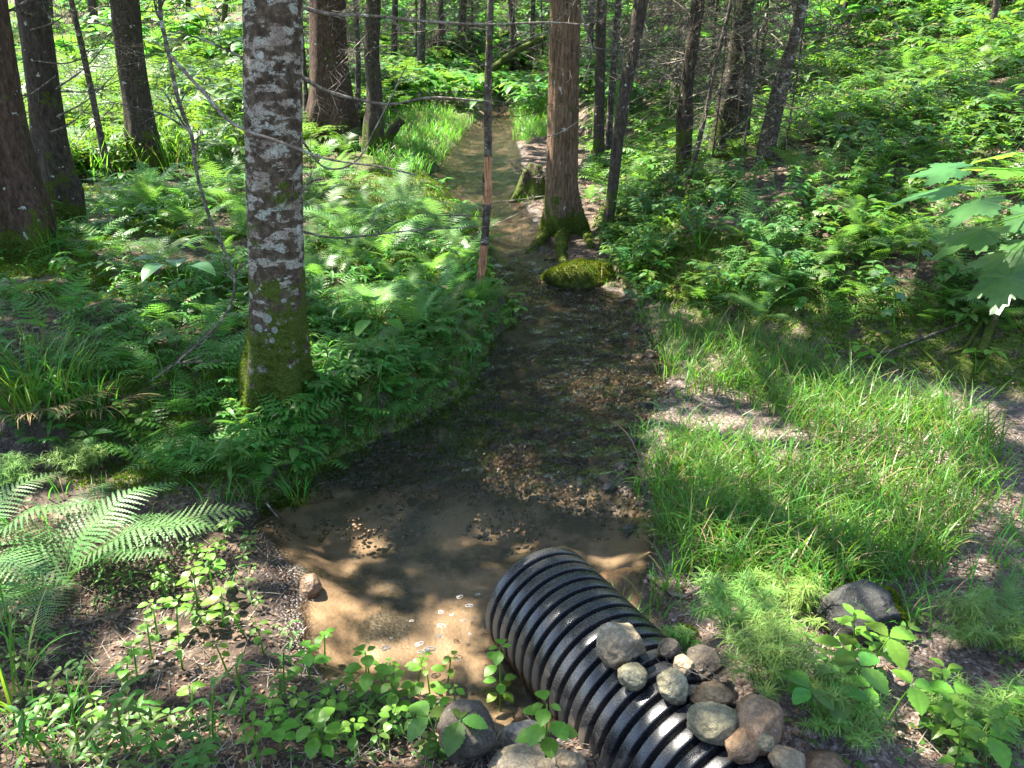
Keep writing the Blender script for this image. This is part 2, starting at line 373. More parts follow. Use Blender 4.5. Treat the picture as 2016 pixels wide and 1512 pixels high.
def tube(pts, rad, sides=8, cap=True, disp=None):
    pts = np.asarray(pts, float); n = len(pts); rad = np.broadcast_to(rad, n)
    tn = np.gradient(pts, axis=0); tn /= np.linalg.norm(tn, axis=1)[:,None]+1e-12
    ref = np.array([0,1.,0]) if abs(tn[0][1]) < .9 else np.array([1.,0,0])
    a = np.cross(ref, tn); a /= np.linalg.norm(a, axis=1)[:,None]+1e-12; b = np.cross(tn, a)
    th = np.arange(sides)*2*np.pi/sides
    r = rad[:,None]*np.ones(sides)
    if disp is not None: r = r*disp(pts, th)
    V = pts[:,None,:]+r[:,:,None]*(np.cos(th)[None,:,None]*a[:,None,:]+np.sin(th)[None,:,None]*b[:,None,:])
    i, j = np.meshgrid(np.arange(n-1), np.arange(sides), indexing='ij'); k = (j+1) % sides
    Lq = np.stack([i*sides+j, i*sides+k, (i+1)*sides+k, (i+1)*sides+j], -1).reshape(-1)
    V = V.reshape(-1,3); T = np.full((n-1)*sides, 4)
    if cap:
        Lq = np.concatenate([Lq, np.arange(sides)[::-1], (n-1)*sides+np.arange(sides)]); T = np.concatenate([T, [sides, sides]])
    return V, Lq, T
def spline(pts, n):
    P_ = np.asarray(pts, float); Q = np.vstack([2*P_[0]-P_[1], P_, 2*P_[-1]-P_[-2]]); out = []; m = len(P_)-1
    for u in np.linspace(0, m, n):
        i = min(int(u), m-1); t = u-i; p0, p1, p2, p3 = Q[i:i+4]
        out.append(.5*((2*p1)+(-p0+p2)*t+(2*p0-5*p1+4*p2-p3)*t*t+(-p0+3*p1-3*p2+p3)*t**3))
    return np.array(out)
def blades(pos, L, W, az, th0, th1, seg=4, vdir=None):
    n = len(pos); L = np.broadcast_to(L, n); W = np.broadcast_to(W, n); az = np.broadcast_to(az, n)
    th0 = np.broadcast_to(th0, n); th1 = np.broadcast_to(th1, n)
    s = np.linspace(0, 1, seg+1); sm = (s[1:]+s[:-1])/2
    th = th0[:,None]+th1[:,None]*sm[None,:]**1.4
    dr = np.sin(th)*L[:,None]/seg; dz = np.cos(th)*L[:,None]/seg
    rr = np.concatenate([np.zeros((n,1)), np.cumsum(dr,1)],1); zz = np.concatenate([np.zeros((n,1)), np.cumsum(dz,1)],1)
    c = np.stack([rr*np.cos(az)[:,None], rr*np.sin(az)[:,None], zz], -1)+np.asarray(pos)[:,None,:]
    wd = (W[:,None]*(1-s[None,:]**2.2)+.0003)/2
    tw = az+rng.uniform(-.7, .7, n)
    sd = np.stack([-np.sin(tw), np.cos(tw), np.zeros(n)], -1)[:,None,:]*wd[:,:,None]
    V = np.stack([c-sd, c+sd], 2).reshape(-1,3)
    b = (np.arange(n)*(seg+1)*2)[:,None]+np.arange(seg)[None,:]*2
    Lp = np.stack([b, b+1, b+3, b+2], -1).reshape(-1)
    return V, Lp, np.full(n*seg, 4)
def leaf(L=1., W=.5, n=6, fold=.18, droop=.25, teeth=0., peak=.42, pet=.12, base=.0):
    t = np.linspace(0, 1, n+1); w_ = np.where(t < peak, np.sin(t/peak*np.pi/2)**.75, np.cos((t-peak)/(1-peak)*np.pi/2)**.85)*W/2*L
    w_ = np.maximum(w_, .004*L)
    if teeth: w_ = w_*(1+teeth*np.where(np.arange(n+1) % 2, 1, -1)*(t > .08)*(t < .95))
    x = pet*L+L*t; z = -droop*L*t*t+.05*L*np.sin(t*3)
    V = [(0,-.006*L,0),(0,.006*L,0)]
    for i in range(n+1): V += [(x[i]+.0,0,z[i]), (x[i], w_[i], z[i]+fold*w_[i]), (x[i], -w_[i], z[i]+fold*w_[i])]
    Fs = [(0,1,3,4) if False else (0,2,1)]
    for i in range(n):
        a = 2+3*i; b = a+3
        Fs += [(a, b, b+1, a+1), (a, a+2, b+2, b)]
    return gfaces(V, Fs)
def maple(L=1.):
    pts = []; lob = [(0,1.),(48,.86),(-48,.86),(105,.52),(-105,.52)]
    for a in np.linspace(-150, 150, 61):
        r = .42
        for la, lr in lob: r = max(r, lr*max(0, 1-abs(a-la)/27.)**.42*1.0) if abs(a-la) < 27 else r
        r = max(r, .60 if abs(a) < 80 else .42)
        rs_ = r; r *= 1+.07*(1 if int(round((a+150)/5)) % 2 else -1)
        pts.append((a, r, rs_))
    V = [(0,0,0)]
    for a, r, rs_ in pts:
        z = -.16*r*rs_-.06*r+.02*math.cos(R(a)*7.5)*r
        V.append((L*(.25+r*math.cos(R(a))), L*r*math.sin(R(a)), L*z))
    V[0] = (L*.25, 0, 0); Fs = [(0, i, i+1) for i in range(1, len(pts))]
    g = gfaces(V, Fs); s_ = tube([(0,0,-.02*L),(L*.12,0,0),(L*.26,0,0)], .008*L, 4)
    return merge([g, s_])
def rot(ax, a): return np.array(Matrix.Rotation(a, 4, ax))
def TR(x, y, z): return np.array(Matrix.Translation((x, y, z)))
def SC(s): return np.array(Matrix.Diagonal((s, s, s, 1)))

# ------------------------------------------------------------------ terrain
nx, ny = 640, 620
u = np.linspace(-1, 1, nx); gx = 3.2*np.sinh(u*3.25)/np.sinh(1.)/2.6; gx = gx*(60/gx.max())**(np.abs(u)**3)
gy = np.concatenate([np.linspace(-6, .9, 40)[:-1], .9+np.expm1(np.linspace(0, 1, ny-39)*4.5)*86/np.expm1(4.5)])
XX, YY = np.meshgrid(gx, gy); ZZ, SD, TD, LF = hfull(XX, YY)
V = np.stack([XX, YY, ZZ], -1).reshape(-1,3); ny = len(gy)
i, j = np.meshgrid(np.arange(ny-1), np.arange(nx-1), indexing='ij')
Lq = np.stack([i*nx+j, i*nx+j+1, (i+1)*nx+j+1, (i+1)*nx+j], -1).reshape(-1)
me = mesh('ground', (V, Lq, np.full((ny-1)*(nx-1), 4)), M['ground'], True)
nzm = fbm(XX*1.7, YY*1.7, 77, 4); nz2 = fbm(XX*5, YY*5, 78, 3)
sand = sst(.03, -.05, SD)
grav_r = (1-LF)*sst(.0, .12, SD)*sst(.25, -.1, TD)*sst(7.5, 6, YY)
grav_l = LF*sst(3.1, 2.9, YY)*sst(.35, .05, SD)*.45
riff = sst(3.0, 3.5, YY)*sst(.1, -.1, SD)*.45*sst(.42, .58, nz2)
gravel = np.clip(grav_r+grav_l+riff*1.9, 0, 1)
def mossmask(X, Y, SD_, TD_, LF_, n1):
    ml = LF_*sst(-.10, .0, SD_)*sst(3.05, 3.3, Y)*sst(1.6, .7, SD_+1.2*(n1-.5))
    ml = np.maximum(ml, LF_*sst(3.2, 3.8, Y)*sst(.50, .62, n1)*sst(16, 9, Y))
    mr_ = (1-LF_)*sst(-.05, .12, TD_)*sst(.95, .4, TD_+.6*(n1-.5))*sst(12, 9, Y)
    return np.clip(ml+mr_, 0, 1)
mossm = mossmask(XX, YY, SD, TD, LF, nzm)
ca = me.color_attributes.new('cover', 'FLOAT_COLOR', 'POINT')
ca.data.foreach_set('color', np.stack([sand, gravel, mossm, np.ones_like(sand)], -1).astype(np.float32).ravel())
wt = me.attributes.new('wet', 'FLOAT', 'POINT')
wet = np.clip(sst(.22, .0, SD)+grav_l*.6+LF*.7*np.exp(-((YY-3.55)/.4)**2)*sst(-.9, -1.5, XX), 0, 1)*(1-mossm*.8)
wt.data.foreach_set('value', wet.astype(np.float32).ravel())
tag(link('ground', me), 'forest floor of soil, leaf litter, sand and gravel', kind='structure')
# water
ys = np.concatenate([np.linspace(1.75, 9, 260), np.linspace(9.1, _t[-1,0]+1, 160)]); us = np.linspace(-1, 1, 41)
c, wd = sedge(ys); ww = wd+.16
WX = c[:,None]+us[None,:]*ww[:,None]; WY = np.repeat(ys[:,None], 41, 1); WZ = zw(WY)+.004
rif = sst(3.1, 3.6, WY); WZ = WZ+rif*(.014+(fbm(WX*9, WY*9, 61, 3)-.5)*.03)
i, j = np.meshgrid(np.arange(len(ys)-1), np.arange(40), indexing='ij')
me = mesh('water', (np.stack([WX, WY, WZ], -1).reshape(-1,3), np.stack([i*41+j, i*41+j+1, (i+1)*41+j+1, (i+1)*41+j], -1).reshape(-1), np.full(40*(len(ys)-1), 4)), M['water'], True)
fa = me.attributes.new('flow', 'FLOAT', 'POINT'); fa.data.foreach_set('value', (.15+.85*rif).astype(np.float32).ravel())
tag(link('water', me), 'shallow clear brown stream water', kind='structure')

# ------------------------------------------------------------------ label bookkeeping
LAND = [('lichen-spotted trunk', 545, 640), ('lichen-spotted trunk', 540, 300), ('black culvert pipe', 1130, 1260), ('pile of stones beside the culvert pipe', 1400, 1380),
 ('mossy grey boulder', 1690, 1195), ('broken thin snag', 955, 430), ('brown ridged trunk', 1110, 300), ('moss-covered rock in the stream', 1145, 540),
 ('tall sedge clump', 100, 720), ('leftmost mossy trunk', 30, 400), ('dark trunk at the edge of the meadow', 275, 230), ('reddish trunk by the stream', 648, 180),
 ('bright sand in the pool', 740, 1270), ('big-leaved maple sapling', 1930, 420), ('leaning dark trunk on the hillside', 1530, 230), ('grass patch on the gravel', 1600, 960),
 ('twin thin trunks', 1195, 200), ('exposed tree root', 1950, 650), ('large foreground fern', 200, 1080), ('stream bend', 960, 260), ('upper right hillside edge', 1960, 120), ('bottom left corner', 60, 1470), ('bottom right corner', 1960, 1470)]
REG = []
def reg(o, desc, cat, group, pos):
    REG.append((o, desc, cat, group, pos)); return o
ORD = ['nearest', 'second nearest', 'third nearest', 'fourth nearest', 'fifth nearest', 'sixth nearest', 'seventh nearest', 'eighth nearest', 'ninth nearest', 'tenth nearest', 'eleventh nearest', 'twelfth nearest']
def do_labels():
    b = {}
    for o, desc, cat, group, pos in REG:
        px, py, _ = proj(*pos); px = float(px); py = float(py)
        k = min(range(len(LAND)), key=lambda q: math.hypot(LAND[q][1]-px, (LAND[q][2]-py)*1.2))
        nm, lx, ly = LAND[k]; dx, dy = px-lx, py-ly
        side = ('right of' if dx > 0 else 'left of') if abs(dx) > abs(dy) else ('in front of' if dy > 0 else 'beyond')
        b.setdefault((cat, nm, side), []).append((math.hypot(dx, dy), o, desc, group))
    for (cat, nm, side), l in b.items():
        l.sort(key=lambda e: e[0])
        for q, (_, o, desc, group) in enumerate(l):
            s = f'{desc} {side} the {nm}'
            if nm.startswith('bottom') or nm.startswith('upper'): s = f'{desc} near the {nm}' + (f' {side.replace(" of","").replace("in front","below")} side' if 1 else '')
            if len(l) > 1: s += f', {ORD[min(q, 11)]} {cat}'
            w_ = s.split()
            tag(o, ' '.join(w_[:16]), cat, group)

# ------------------------------------------------------------------ trees
TREES = []
def twigs(p, d, L, r, lev, out, droop=0., rnd=None):
    n = 8 if lev else 5; pts = [np.array(p, float)]; d = np.array(d, float); d /= np.linalg.norm(d)
    for k in range(n):
        d = d+np.array([rnd.gauss(0, .13), rnd.gauss(0, .13), rnd.gauss(0, .10)+droop]); d /= np.linalg.norm(d)
        pts.append(pts[-1]+d*L/n)
    rad = np.linspace(r, r*.25, n+1); out.append(tube(pts, rad, 5 if r > .006 else 3, False))
    if lev > 0:
        for k in range(1, n+1):
            for q in range(rnd.choice([1, 1, 2])):
                dd = (pts[k]-pts[k-1]); dd /= np.linalg.norm(dd); a = np.cross(dd, [rnd.gauss(0,1), rnd.gauss(0,1), rnd.gauss(0,1)]); a /= np.linalg.norm(a)+1e-9
                twigs(pts[k], dd*.6+a*.8, L*rnd.uniform(.25, .5)*(1-.5*k/n), r*.45, lev-1, out, droop*.5, rnd)
def tree(name, label, cat, pts, wb, wt_, bark, flare=.25, moss=None, nbr=6, hgt=13., sides=20, ridge=.03, brz=(1.2, 4.5), brl=(.5, 1.2), lobes=5, seed=0, Y=None, group=None, crown=True):
    rnd = random.Random(seed*31+5)
    b = G(*pts[0]) if Y is None else np.array([*PY(pts[0][0], pts[0][1], Y)[:2], 0])
    b[2] = float(hz(b[0], b[1])); Yb = b[1]
    W = [np.array([b[0], Yb, b[2]-.12]), b]
    for q, (px, py) in enumerate(pts[1:]): W.append(PY(px, py, Yb))
    W = [w_ for k, w_ in enumerate(W) if k < 2 or w_[2] > b[2]+.05]
    top = W[-1]; dr = (W[-1]-W[-2]); dr /= np.linalg.norm(dr)
    hh = 0
    while top[2] < b[2]+hgt:
        dr = dr*.8+np.array([0,0,.2]); dr /= np.linalg.norm(dr); top = top+dr*2.2; W.append(top)
    cl = spline(W, 26 if sides < 12 else 120)
    # denser near the ground
    dep = float(proj(*b)[2]); rb = wb*dep/F/2; rt = wt_*dep/F/2; ztop = float(PY(pts[-1][0], pts[-1][1], Yb)[2])
    z = cl[:,2]-b[2]; zt = max(ztop-b[2], .5)
    rad = np.where(z < zt, rb+(rt-rb)*np.clip(z/zt, 0, 1)**.8, rt*(1-.93*np.clip((z-zt)/(hgt-zt+.3), 0, 1)))
    rad = np.maximum(rad, .004)
    ph = rnd.uniform(0, 6)
    def disp(pp, th):
        zz = (pp[:,2]-b[2])[:,None]; T_ = th[None,:]
        f = 1+flare*np.exp(-np.clip(zz, -.1, 99)/(.10+rb*.9))*(1+.7*np.cos(lobes*T_+ph)+.3*np.cos(2*T_+1))
        nn = fbm(np.cos(T_)*3+zz*.0+seed, np.sin(T_)*3+zz*1.5, seed, 3)-.5
        n2 = fbm(np.cos(T_)*9+seed, np.sin(T_)*9+zz*3.5, seed+3, 3)-.5
        return f*(1+.12*nn+ridge*3*n2)
    g = tube(cl-b, rad, sides, True, disp)
    root = link(name, None, None, b); tag(root, label, cat, group)
    link('trunk', mesh(name+'_trunk', g, M[bark], True), root)
    nbr = int(nbr*1.9)
    for q in range(nbr):
        zz = rnd.uniform(*brz); k = int(np.argmin(np.abs(z-zz))); out = []
        a = rnd.uniform(0, 2*math.pi)
        twigs(cl[k]-b, (math.cos(a), math.sin(a), rnd.uniform(-.25, .35)), rnd.uniform(*brl), max(.0045, min(.012, rad[k]*.2)), 2, out, rnd.uniform(-.05, .03), rnd)
        link('branch', mesh(name+'_branch', merge(out), M['twig'], True), root)
    if crown: TREES.append((root, b, cl, hgt))
    return root, b, cl
T6, b6, c6 = tree('lichen_tree', 'thick lichen-spotted grey trunk with a mossy foot on the stream bank', 'tree', [(545,800),(546,600),(541,400),(537,150),(537,0)], 100, 94, 'bark_lichen', .20, sides=64, ridge=.012, seed=6, nbr=3, brz=(2.2,4), Y=None)
T1, b1, _ = tree('mossy_tree', 'leftmost trunk, cut by the picture edge, with thick green moss at its foot', 'tree', [(28,500),(15,350),(-5,200),(-25,50)], 100, 72, 'bark_red', .35, sides=40, seed=1, nbr=5, ridge=.015)
T2, b2, _ = tree('dark_tree', 'dark straight trunk just right of the leftmost trunk, mossy at its foot', 'tree', [(118,445),(102,300),(80,130),(62,0)], 62, 52, 'bark_dark', .3, sides=36, seed=2, nbr=9, ridge=.015)
T3, b3, _ = tree('dark_tree', 'dark trunk standing alone before the bright meadow', 'tree', [(290,335),(275,230),(255,100),(245,0)], 50, 50, 'bark_dark', .12, sides=32, seed=3, nbr=8, ridge=.015)
tree('thin_tree', 'thin dark sapling between the dark trunks on the left', 'tree', [(216,358),(190,230),(165,110),(140,0)], 13, 10, 'bark_thin', .1, sides=10, seed=4, nbr=10, hgt=7, brz=(.6,4), crown=False)
T7, b7, _ = tree('reddish_tree', 'thick reddish brown trunk behind the lichen-spotted trunk', 'tree', [(650,285),(650,200),(646,100),(645,0)], 76, 66, 'bark_red', .22, sides=40, seed=7, nbr=10, ridge=.015)
tree('slim_tree', 'slim grey-brown trunk left of the stream, beside a leaning stump', 'tree', [(735,300),(738,200),(732,100),(735,0)], 32, 27, 'bark_dark', .15, sides=20, seed=8, nbr=12, ridge=.015)
tree('thin_tree', 'thin trunk in the gap between the reddish trunk and the slim one', 'tree', [(702,265),(705,130),(700,0)], 12, 10, 'bark_thin', .1, sides=10, seed=81, nbr=8, hgt=8, crown=False)
tree('thin_tree', 'very thin stem touching the right side of the lichen-spotted trunk', 'tree', [(603,275),(600,150),(588,0)], 10, 7, 'bark_thin', .1, sides=8, seed=82, nbr=5, hgt=6, crown=False)
T10, b10, c10 = tree('brown_tree', 'sunlit brown trunk with ridged bark and mossy roots beside the stream', 'tree', [(1112,455),(1107,380),(1108,250),(1110,120),(1113,0)], 60, 54, 'bark_brown', .26, sides=64, seed=10, nbr=6, ridge=.03, lobes=4, brz=(1.6,4))
tree('slim_tree', 'left one of the twin thin trunks right of the brown trunk', 'tree', [(1180,332),(1180,200),(1185,0)], 21, 19, 'bark_dark', .1, sides=16, seed=11, nbr=7)
tree('slim_tree', 'right one of the twin thin trunks right of the brown trunk', 'tree', [(1196,322),(1203,200),(1218,0)], 14, 12, 'bark_thin', .1, sides=12, seed=12, nbr=6, hgt=9)
tree('leaning_tree', 'dark slender trunk leaning right, its foot low on the right bank', 'tree', [(1193,475),(1205,380),(1220,250),(1243,110),(1262,0)], 18, 25, 'bark_dark', .15, sides=20, seed=13, nbr=9)
tree('slim_tree', 'slim trunk rising from the dark slope, left of the mossy-footed trunk', 'tree', [(1345,345),(1350,190),(1375,0)], 20, 24, 'bark_dark', .15, sides=16, seed=14, nbr=14, brz=(.5,4))
tree('mossy_tree', 'green mossy-footed trunk on the slope among feathery spruce twigs', 'tree', [(1430,315),(1448,180),(1458,100),(1466,0)], 48, 34, 'bark_dark', .25, sides=24, seed=15, nbr=14, brz=(.4,4), brl=(.4,1.1))
tree('leaning_tree', 'leaning dark trunk on the right slope with pale bark patches', 'tree', [(1503,325),(1520,240),(1545,140),(1582,0)], 26, 19, 'bark_thin', .15, sides=16, seed=16, nbr=11, brz=(.5,4))
tree('thin_tree', 'thin stem in the shade between the twin trunks and the mossy-footed trunk', 'tree', [(1355,362),(1385,240),(1425,60),(1440,0)], 8, 7, 'bark_thin', .1, sides=8, seed=17, nbr=9, hgt=6, crown=False, brz=(.4,3))
far = [((828,165),(832,0),15,'slim far trunk right of the slim grey trunk above the stream'), ((190,90),(180,0),18,'small far trunk at the top of the bright meadow'), ((372,50),(370,0),9,'tiny far stem at the top between meadow and lichen-spotted trunk'),
 ((865,140),(868,0),10,'thin far stem left of the broken snag'), ((1018,150),(1005,0),12,'thin far trunk between the broken snag and the brown trunk'), ((1046,130),(1050,0),9,'thin far stem just left of the brown trunk'),
 ((1948,85),(1962,0),10,'thin stem at the top right corner of the slope'), ((775,150),(778,0),12,'far stem between the slim trunk and the snag'), ((905,120),(912,0),14,'far dark trunk behind the snag, left side'),
 ((1300,130),(1322,0),13,'far thin trunk on the slope above the leaning one'), ((440,45),(445,0),10,'tiny far stem left of the lichen-spotted trunk top'), ((1640,75),(1668,0),8,'thin far stem high on the right slope'), ((670,140),(668,0),12,'thin far stem behind the reddish trunk'),
 ((1385,110),(1402,0),12,'far stem on the slope beside the mossy-footed trunk'), ((1160,140),(1163,0),10,'thin far stem between the brown trunk and the twin trunks'),((1765,40),(1780,0),9,'small stem at the top edge of the right slope'),((100,60),(96,0),12,'far stem between the two leftmost trunks')]
for q, (a, b_, wq, lb) in enumerate(far):
    tree('far_tree', lb, 'tree', [a, b_], wq, wq*.9, 'bark_dark' if q % 2 else 'bark_thin', .08, sides=10, seed=40+q, nbr=5, brz=(.8,5), brl=(.6,1.8), group='thin trees in the background')
# unseen trees added outside the frame so that their crowns shade the stream
for q, (x, y) in enumerate([(-5.2,3.4), (-6.2,6.4), (-4.6,1.0), (-8.5,9.5), (4.6,1.0), (6.5,5.5), (3.8,8.8), (6.0,12.)]):
    px, py, _ = proj(x, y, float(hz(x, y)))
    nm = ['beyond the left edge, nearest the sedge', 'beyond the left edge, farther back', 'left of the camera, behind the big fern', 'beyond the left edge at the meadow', 'right of the camera behind the maple sapling', 'at the right edge of the hillside', 'on the hillside among the shrubs', 'high on the right hillside'][q]
    if q in (6, 7): continue
    rnd = random.Random(q); b = np.array([x, y, float(hz(x, y))])
    cl = spline([b-np.array([0,0,.1]), b+np.array([.1,0,3]), b+np.array([0,.1,8]), b+np.array([.1,.1,13])], 30)
    root = link('shade_tree', None, None, b); tag(root, 'unseen tall dark-barked tree added for shade ' + nm, 'tree')
    link('trunk', mesh('shade_trunk', tube(cl-b, np.linspace(.2, .03, 30), 14), M['bark_dark'], True), root)
    TREES.append((root, b, cl, 13))

# extra hand measured branches
def pxbranch(parent, b, pts, Y, r0, r1, mat='deadwood', name='branch', tw=6, seed=0, twl=.25, dY=0.):
    W = [PY(px, py, Y+dY*k/(len(pts)-1)) for k, (px, py) in enumerate(pts)]
    cl = spline(W, 8*len(W)); rnd = random.Random(seed)
    kn = 1+.25*(fbm(np.arange(len(cl))*.9, np.zeros(len(cl))+seed, 5, 2)-.5)*2
    out = [tube(cl-b, np.linspace(r0, r1, len(cl))*kn, 8)]
    for q in range(tw):
        k = rnd.randrange(4, len(cl)-1); d = cl[min(k+1, len(cl)-1)]-cl[k-1]; d /= np.linalg.norm(d)
        a = np.cross(d, [rnd.gauss(0,1), rnd.gauss(0,1), rnd.gauss(0,1)]); a /= np.linalg.norm(a)
        twigs(cl[k]-b, d*.7+a*.7, twl*rnd.uniform(.5, 1.4), max(r1*.6, .0022), 1, out, 0, rnd)
    return link(name, mesh(name, merge(out), M[mat], True), parent)
y6 = b6[1]
pxbranch(T6, b6, [(588,148),(640,178),(700,195),(770,205),(850,192),(960,200)], y6+.1, .011, .005, tw=12, seed=1, dY=1.2)
pxbranch(T6, b6, [(586,12),(650,28),(740,32),(840,42),(960,48),(1080,44),(1160,50)], y6+.1, .010, .004, tw=16, seed=2, dY=1.6)
pxbranch(T6, b6, [(590,455),(660,468),(740,462),(830,452),(960,446)], y6+.05, .007, .003, mat='twig', tw=6, seed=3, dY=.6)
pxbranch(T6, b6, [(590,270),(640,330),(700,318),(740,250),(800,130)], y6+.3, .006, .003, tw=3, seed=4, dY=.5)
pxbranch(T6, b6, [(488,120),(440,95),(380,72),(330,62)], y6-.05, .006, .002, mat='twig', tw=6, seed=5)
pxbranch(T6, b6, [(592,380),(612,358),(640,352)], y6-.05, .006, .003, mat='twig', tw=4, seed=15)
y10 = b10[1]
pxbranch(T10, b10, [(1138,10),(1155,60),(1165,110),(1140,180)], y10-.5, .010, .004, tw=9, seed=6)
pxbranch(T10, b10, [(1138,240),(1100,262),(1060,270),(1020,255)], y10-.35, .007, .003, tw=6, seed=7)
pxbranch(T10, b10, [(1085,60),(1050,72),(1010,90),(975,110),(930,140)], y10-.3, .009, .004, mat='twig', tw=10, seed=8)
pxbranch(T10, b10, [(1138,90),(1220,100),(1330,95),(1450,105)], y10+.1, .010, .003, mat='twig', tw=12, seed=9, twl=.5)
for q, ((x0,y0),(x1,y1)) in enumerate([((110,150),(-20,210)),((110,175),(230,60)),((112,230),(240,130)),((118,180),(250,150)),((60,60),(170,-10)),((100,260),(190,190)),((66,120),(200,100))]):
    pxbranch(T2, b2, [(x0,y0),((x0+x1)/2,(y0+y1)/2+14),(x1,y1)], b2[1]-.2, .008, .003, mat='twig', tw=7, seed=20+q, twl=.4)
# hanging dead sapling in front of the lichen trunk
ysn = y6-.30; bx_ = PY(300, 740, ysn); base = np.array([bx_[0], ysn, float(hz(bx_[0], ysn))])
r_ = link('dead_sapling', None, None, base); tag(r_, 'crooked dead stem with a long pale bough crossing in front of the lichen-spotted trunk', 'dead sapling')
pxbranch(r_, base, [(296,752),(370,695),(440,625),(462,560),(445,500),(410,420),(385,330),(378,270),(352,200),(333,110),(318,40),(312,-40)], float(base[1]), .005, .010, mat='twig', name='stem', tw=12, seed=31, twl=.3)
pxbranch(r_, base, [(333,108),(370,148),(408,190),(440,228),(480,255),(530,272),(585,292),(640,312),(700,322),(760,330),(820,345)], float(base[1]), .009, .003, name='bough', tw=8, seed=32, twl=.25, dY=-.3)
# broken snag
bs = G(945,572); r_ = link('broken_snag', None, None, bs); tag(r_, 'thin broken snag with torn orange wood standing at the stream edge', 'dead tree')
Ys = float(bs[1]); dep = float(proj(*bs)[2]); k_ = dep/F/2
def seg(pts, w0, w1, mat, name, tw=0, jag=0.):
    cl = spline([PY(px, py, Ys) for px, py in pts], 10*len(pts)); n = len(cl)
    rr = np.linspace(w0, w1, n)*k_*(1+.35*(fbm(np.arange(n)*.5, np.zeros(n), len(name)+int(pts[0][1]), 2)-.5))
    out = [tube(cl-bs, rr, 12, True, lambda p, th: 1+jag*(fbm(np.cos(th)[None,:]*3+p[:,0:1], np.sin(th)[None,:]*3+p[:,2:3]*8, 9, 3)-.5))]
    rnd = random.Random(int(pts[0][1]))
    for q in range(tw):
        c_ = cl[rnd.randrange(3, n-1)]-bs; a = rnd.uniform(0, 6.28); twigs(c_, (math.cos(a), math.sin(a), rnd.uniform(-.2,.3)), rnd.uniform(.3,.9), .005, 2, out, 0, rnd)
    link(name, mesh(name, merge(out), M[mat], True), r_)
k_ *= .82
seg([(940,600),(945,560),(950,520),(954,480)], 20, 17, 'raw', 'splintered_wood', 0, .6)
seg([(954,482),(957,440),(959,402)], 19, 20, 'bark_thin', 'trunk', 1, .3)
seg([(959,404),(960,370),(960,335),(961,305)], 19, 16, 'raw', 'splintered_wood', 0, .6)
seg([(957,405),(952,370),(954,325)], 8, 4, 'bark_thin', 'bark_strip', 0, .4)
seg([(961,308),(960,220),(962,120),(966,0),(968,-160)], 18, 12, 'bark_thin', 'trunk', 14, .3)

# crowns: unseen foliage set along sun rays, gaps shaped to give the wanted sun patches
LIT = [  # px ellipses: cx, cy, rx, ry, chance of sun
 (250,180,330,170,1.1), (640,180,300,120,.75), (690,400,190,140,.92), (780,570,180,110,.8), (540,430,120,160,.55),
 (330,560,330,160,.5), (280,780,330,170,.22), (560,880,150,90,.4), (780,710,190,150,.75), (230,1080,280,110,.62), (370,1240,180,130,.72), (120,1380,160,110,.5), (520,1420,260,100,.45),
 (730,1265,190,105,1.2), (1180,1060,90,60,.9), (640,1110,90,70,.95), (660,1030,110,40,.8), (1140,990,200,45,1.1), (950,1100,180,80,.08), (1040,930,90,38,1.05), (1160,750,120,60,1.0), (1060,560,120,25,.6),
 (1050,660,220,90,.12), (960,820,160,70,.12), (980,260,130,80,1.05), (940,340,90,40,.75), (1100,290,120,35,1.1), (1000,420,110,60,.4), (1110,300,60,170,.75),
 (1340,330,150,190,.22), (1420,470,170,130,.40), (1560,560,250,90,.7), (1550,690,330,45,.15), (1900,690,200,70,.2), (1780,250,330,260,.85), (950,50,400,100,.12), (1330,110,220,130,.22), (1000,-40,900,60,.2), (1850,100,300,120,.85),
 (1600,970,400,190,.93), (1350,760,120,110,.6), (1900,800,170,60,.8), (1880,1250,220,200,.72), (1500,1280,180,120,.7), (1160,1230,170,130,.55), (1300,1420,260,110,.5), (950,1440,220,90,.5), (800,1400,200,110,1.0), (640,1470,120,80,.8), (300,1440,150,70,.75), (380,1220,120,110,.9), (1540,1340,130,90,.95), (1750,1420,120,90,.8)]
def litprob(px, py):
    p = np.full(np.shape(px), .35)
    for cx, cy_, rx, ry, v in LIT:
        f = sst(1.15, .85, np.hypot((px-cx)/rx, (py-cy_)/ry)); p = p*(1-f)+v*f
    return p
def sunny(x, y):
    px, py, _ = proj(x, y, hz(x, y)); p = litprob(px, py)
    n = fbm(x*1.9+3, y*1.9, 90, 4)*.72+vn(x*9, y*9, 95)*.28
    q = 1/(1+np.exp(-(n-.5)/.055))+.04
    return q < p
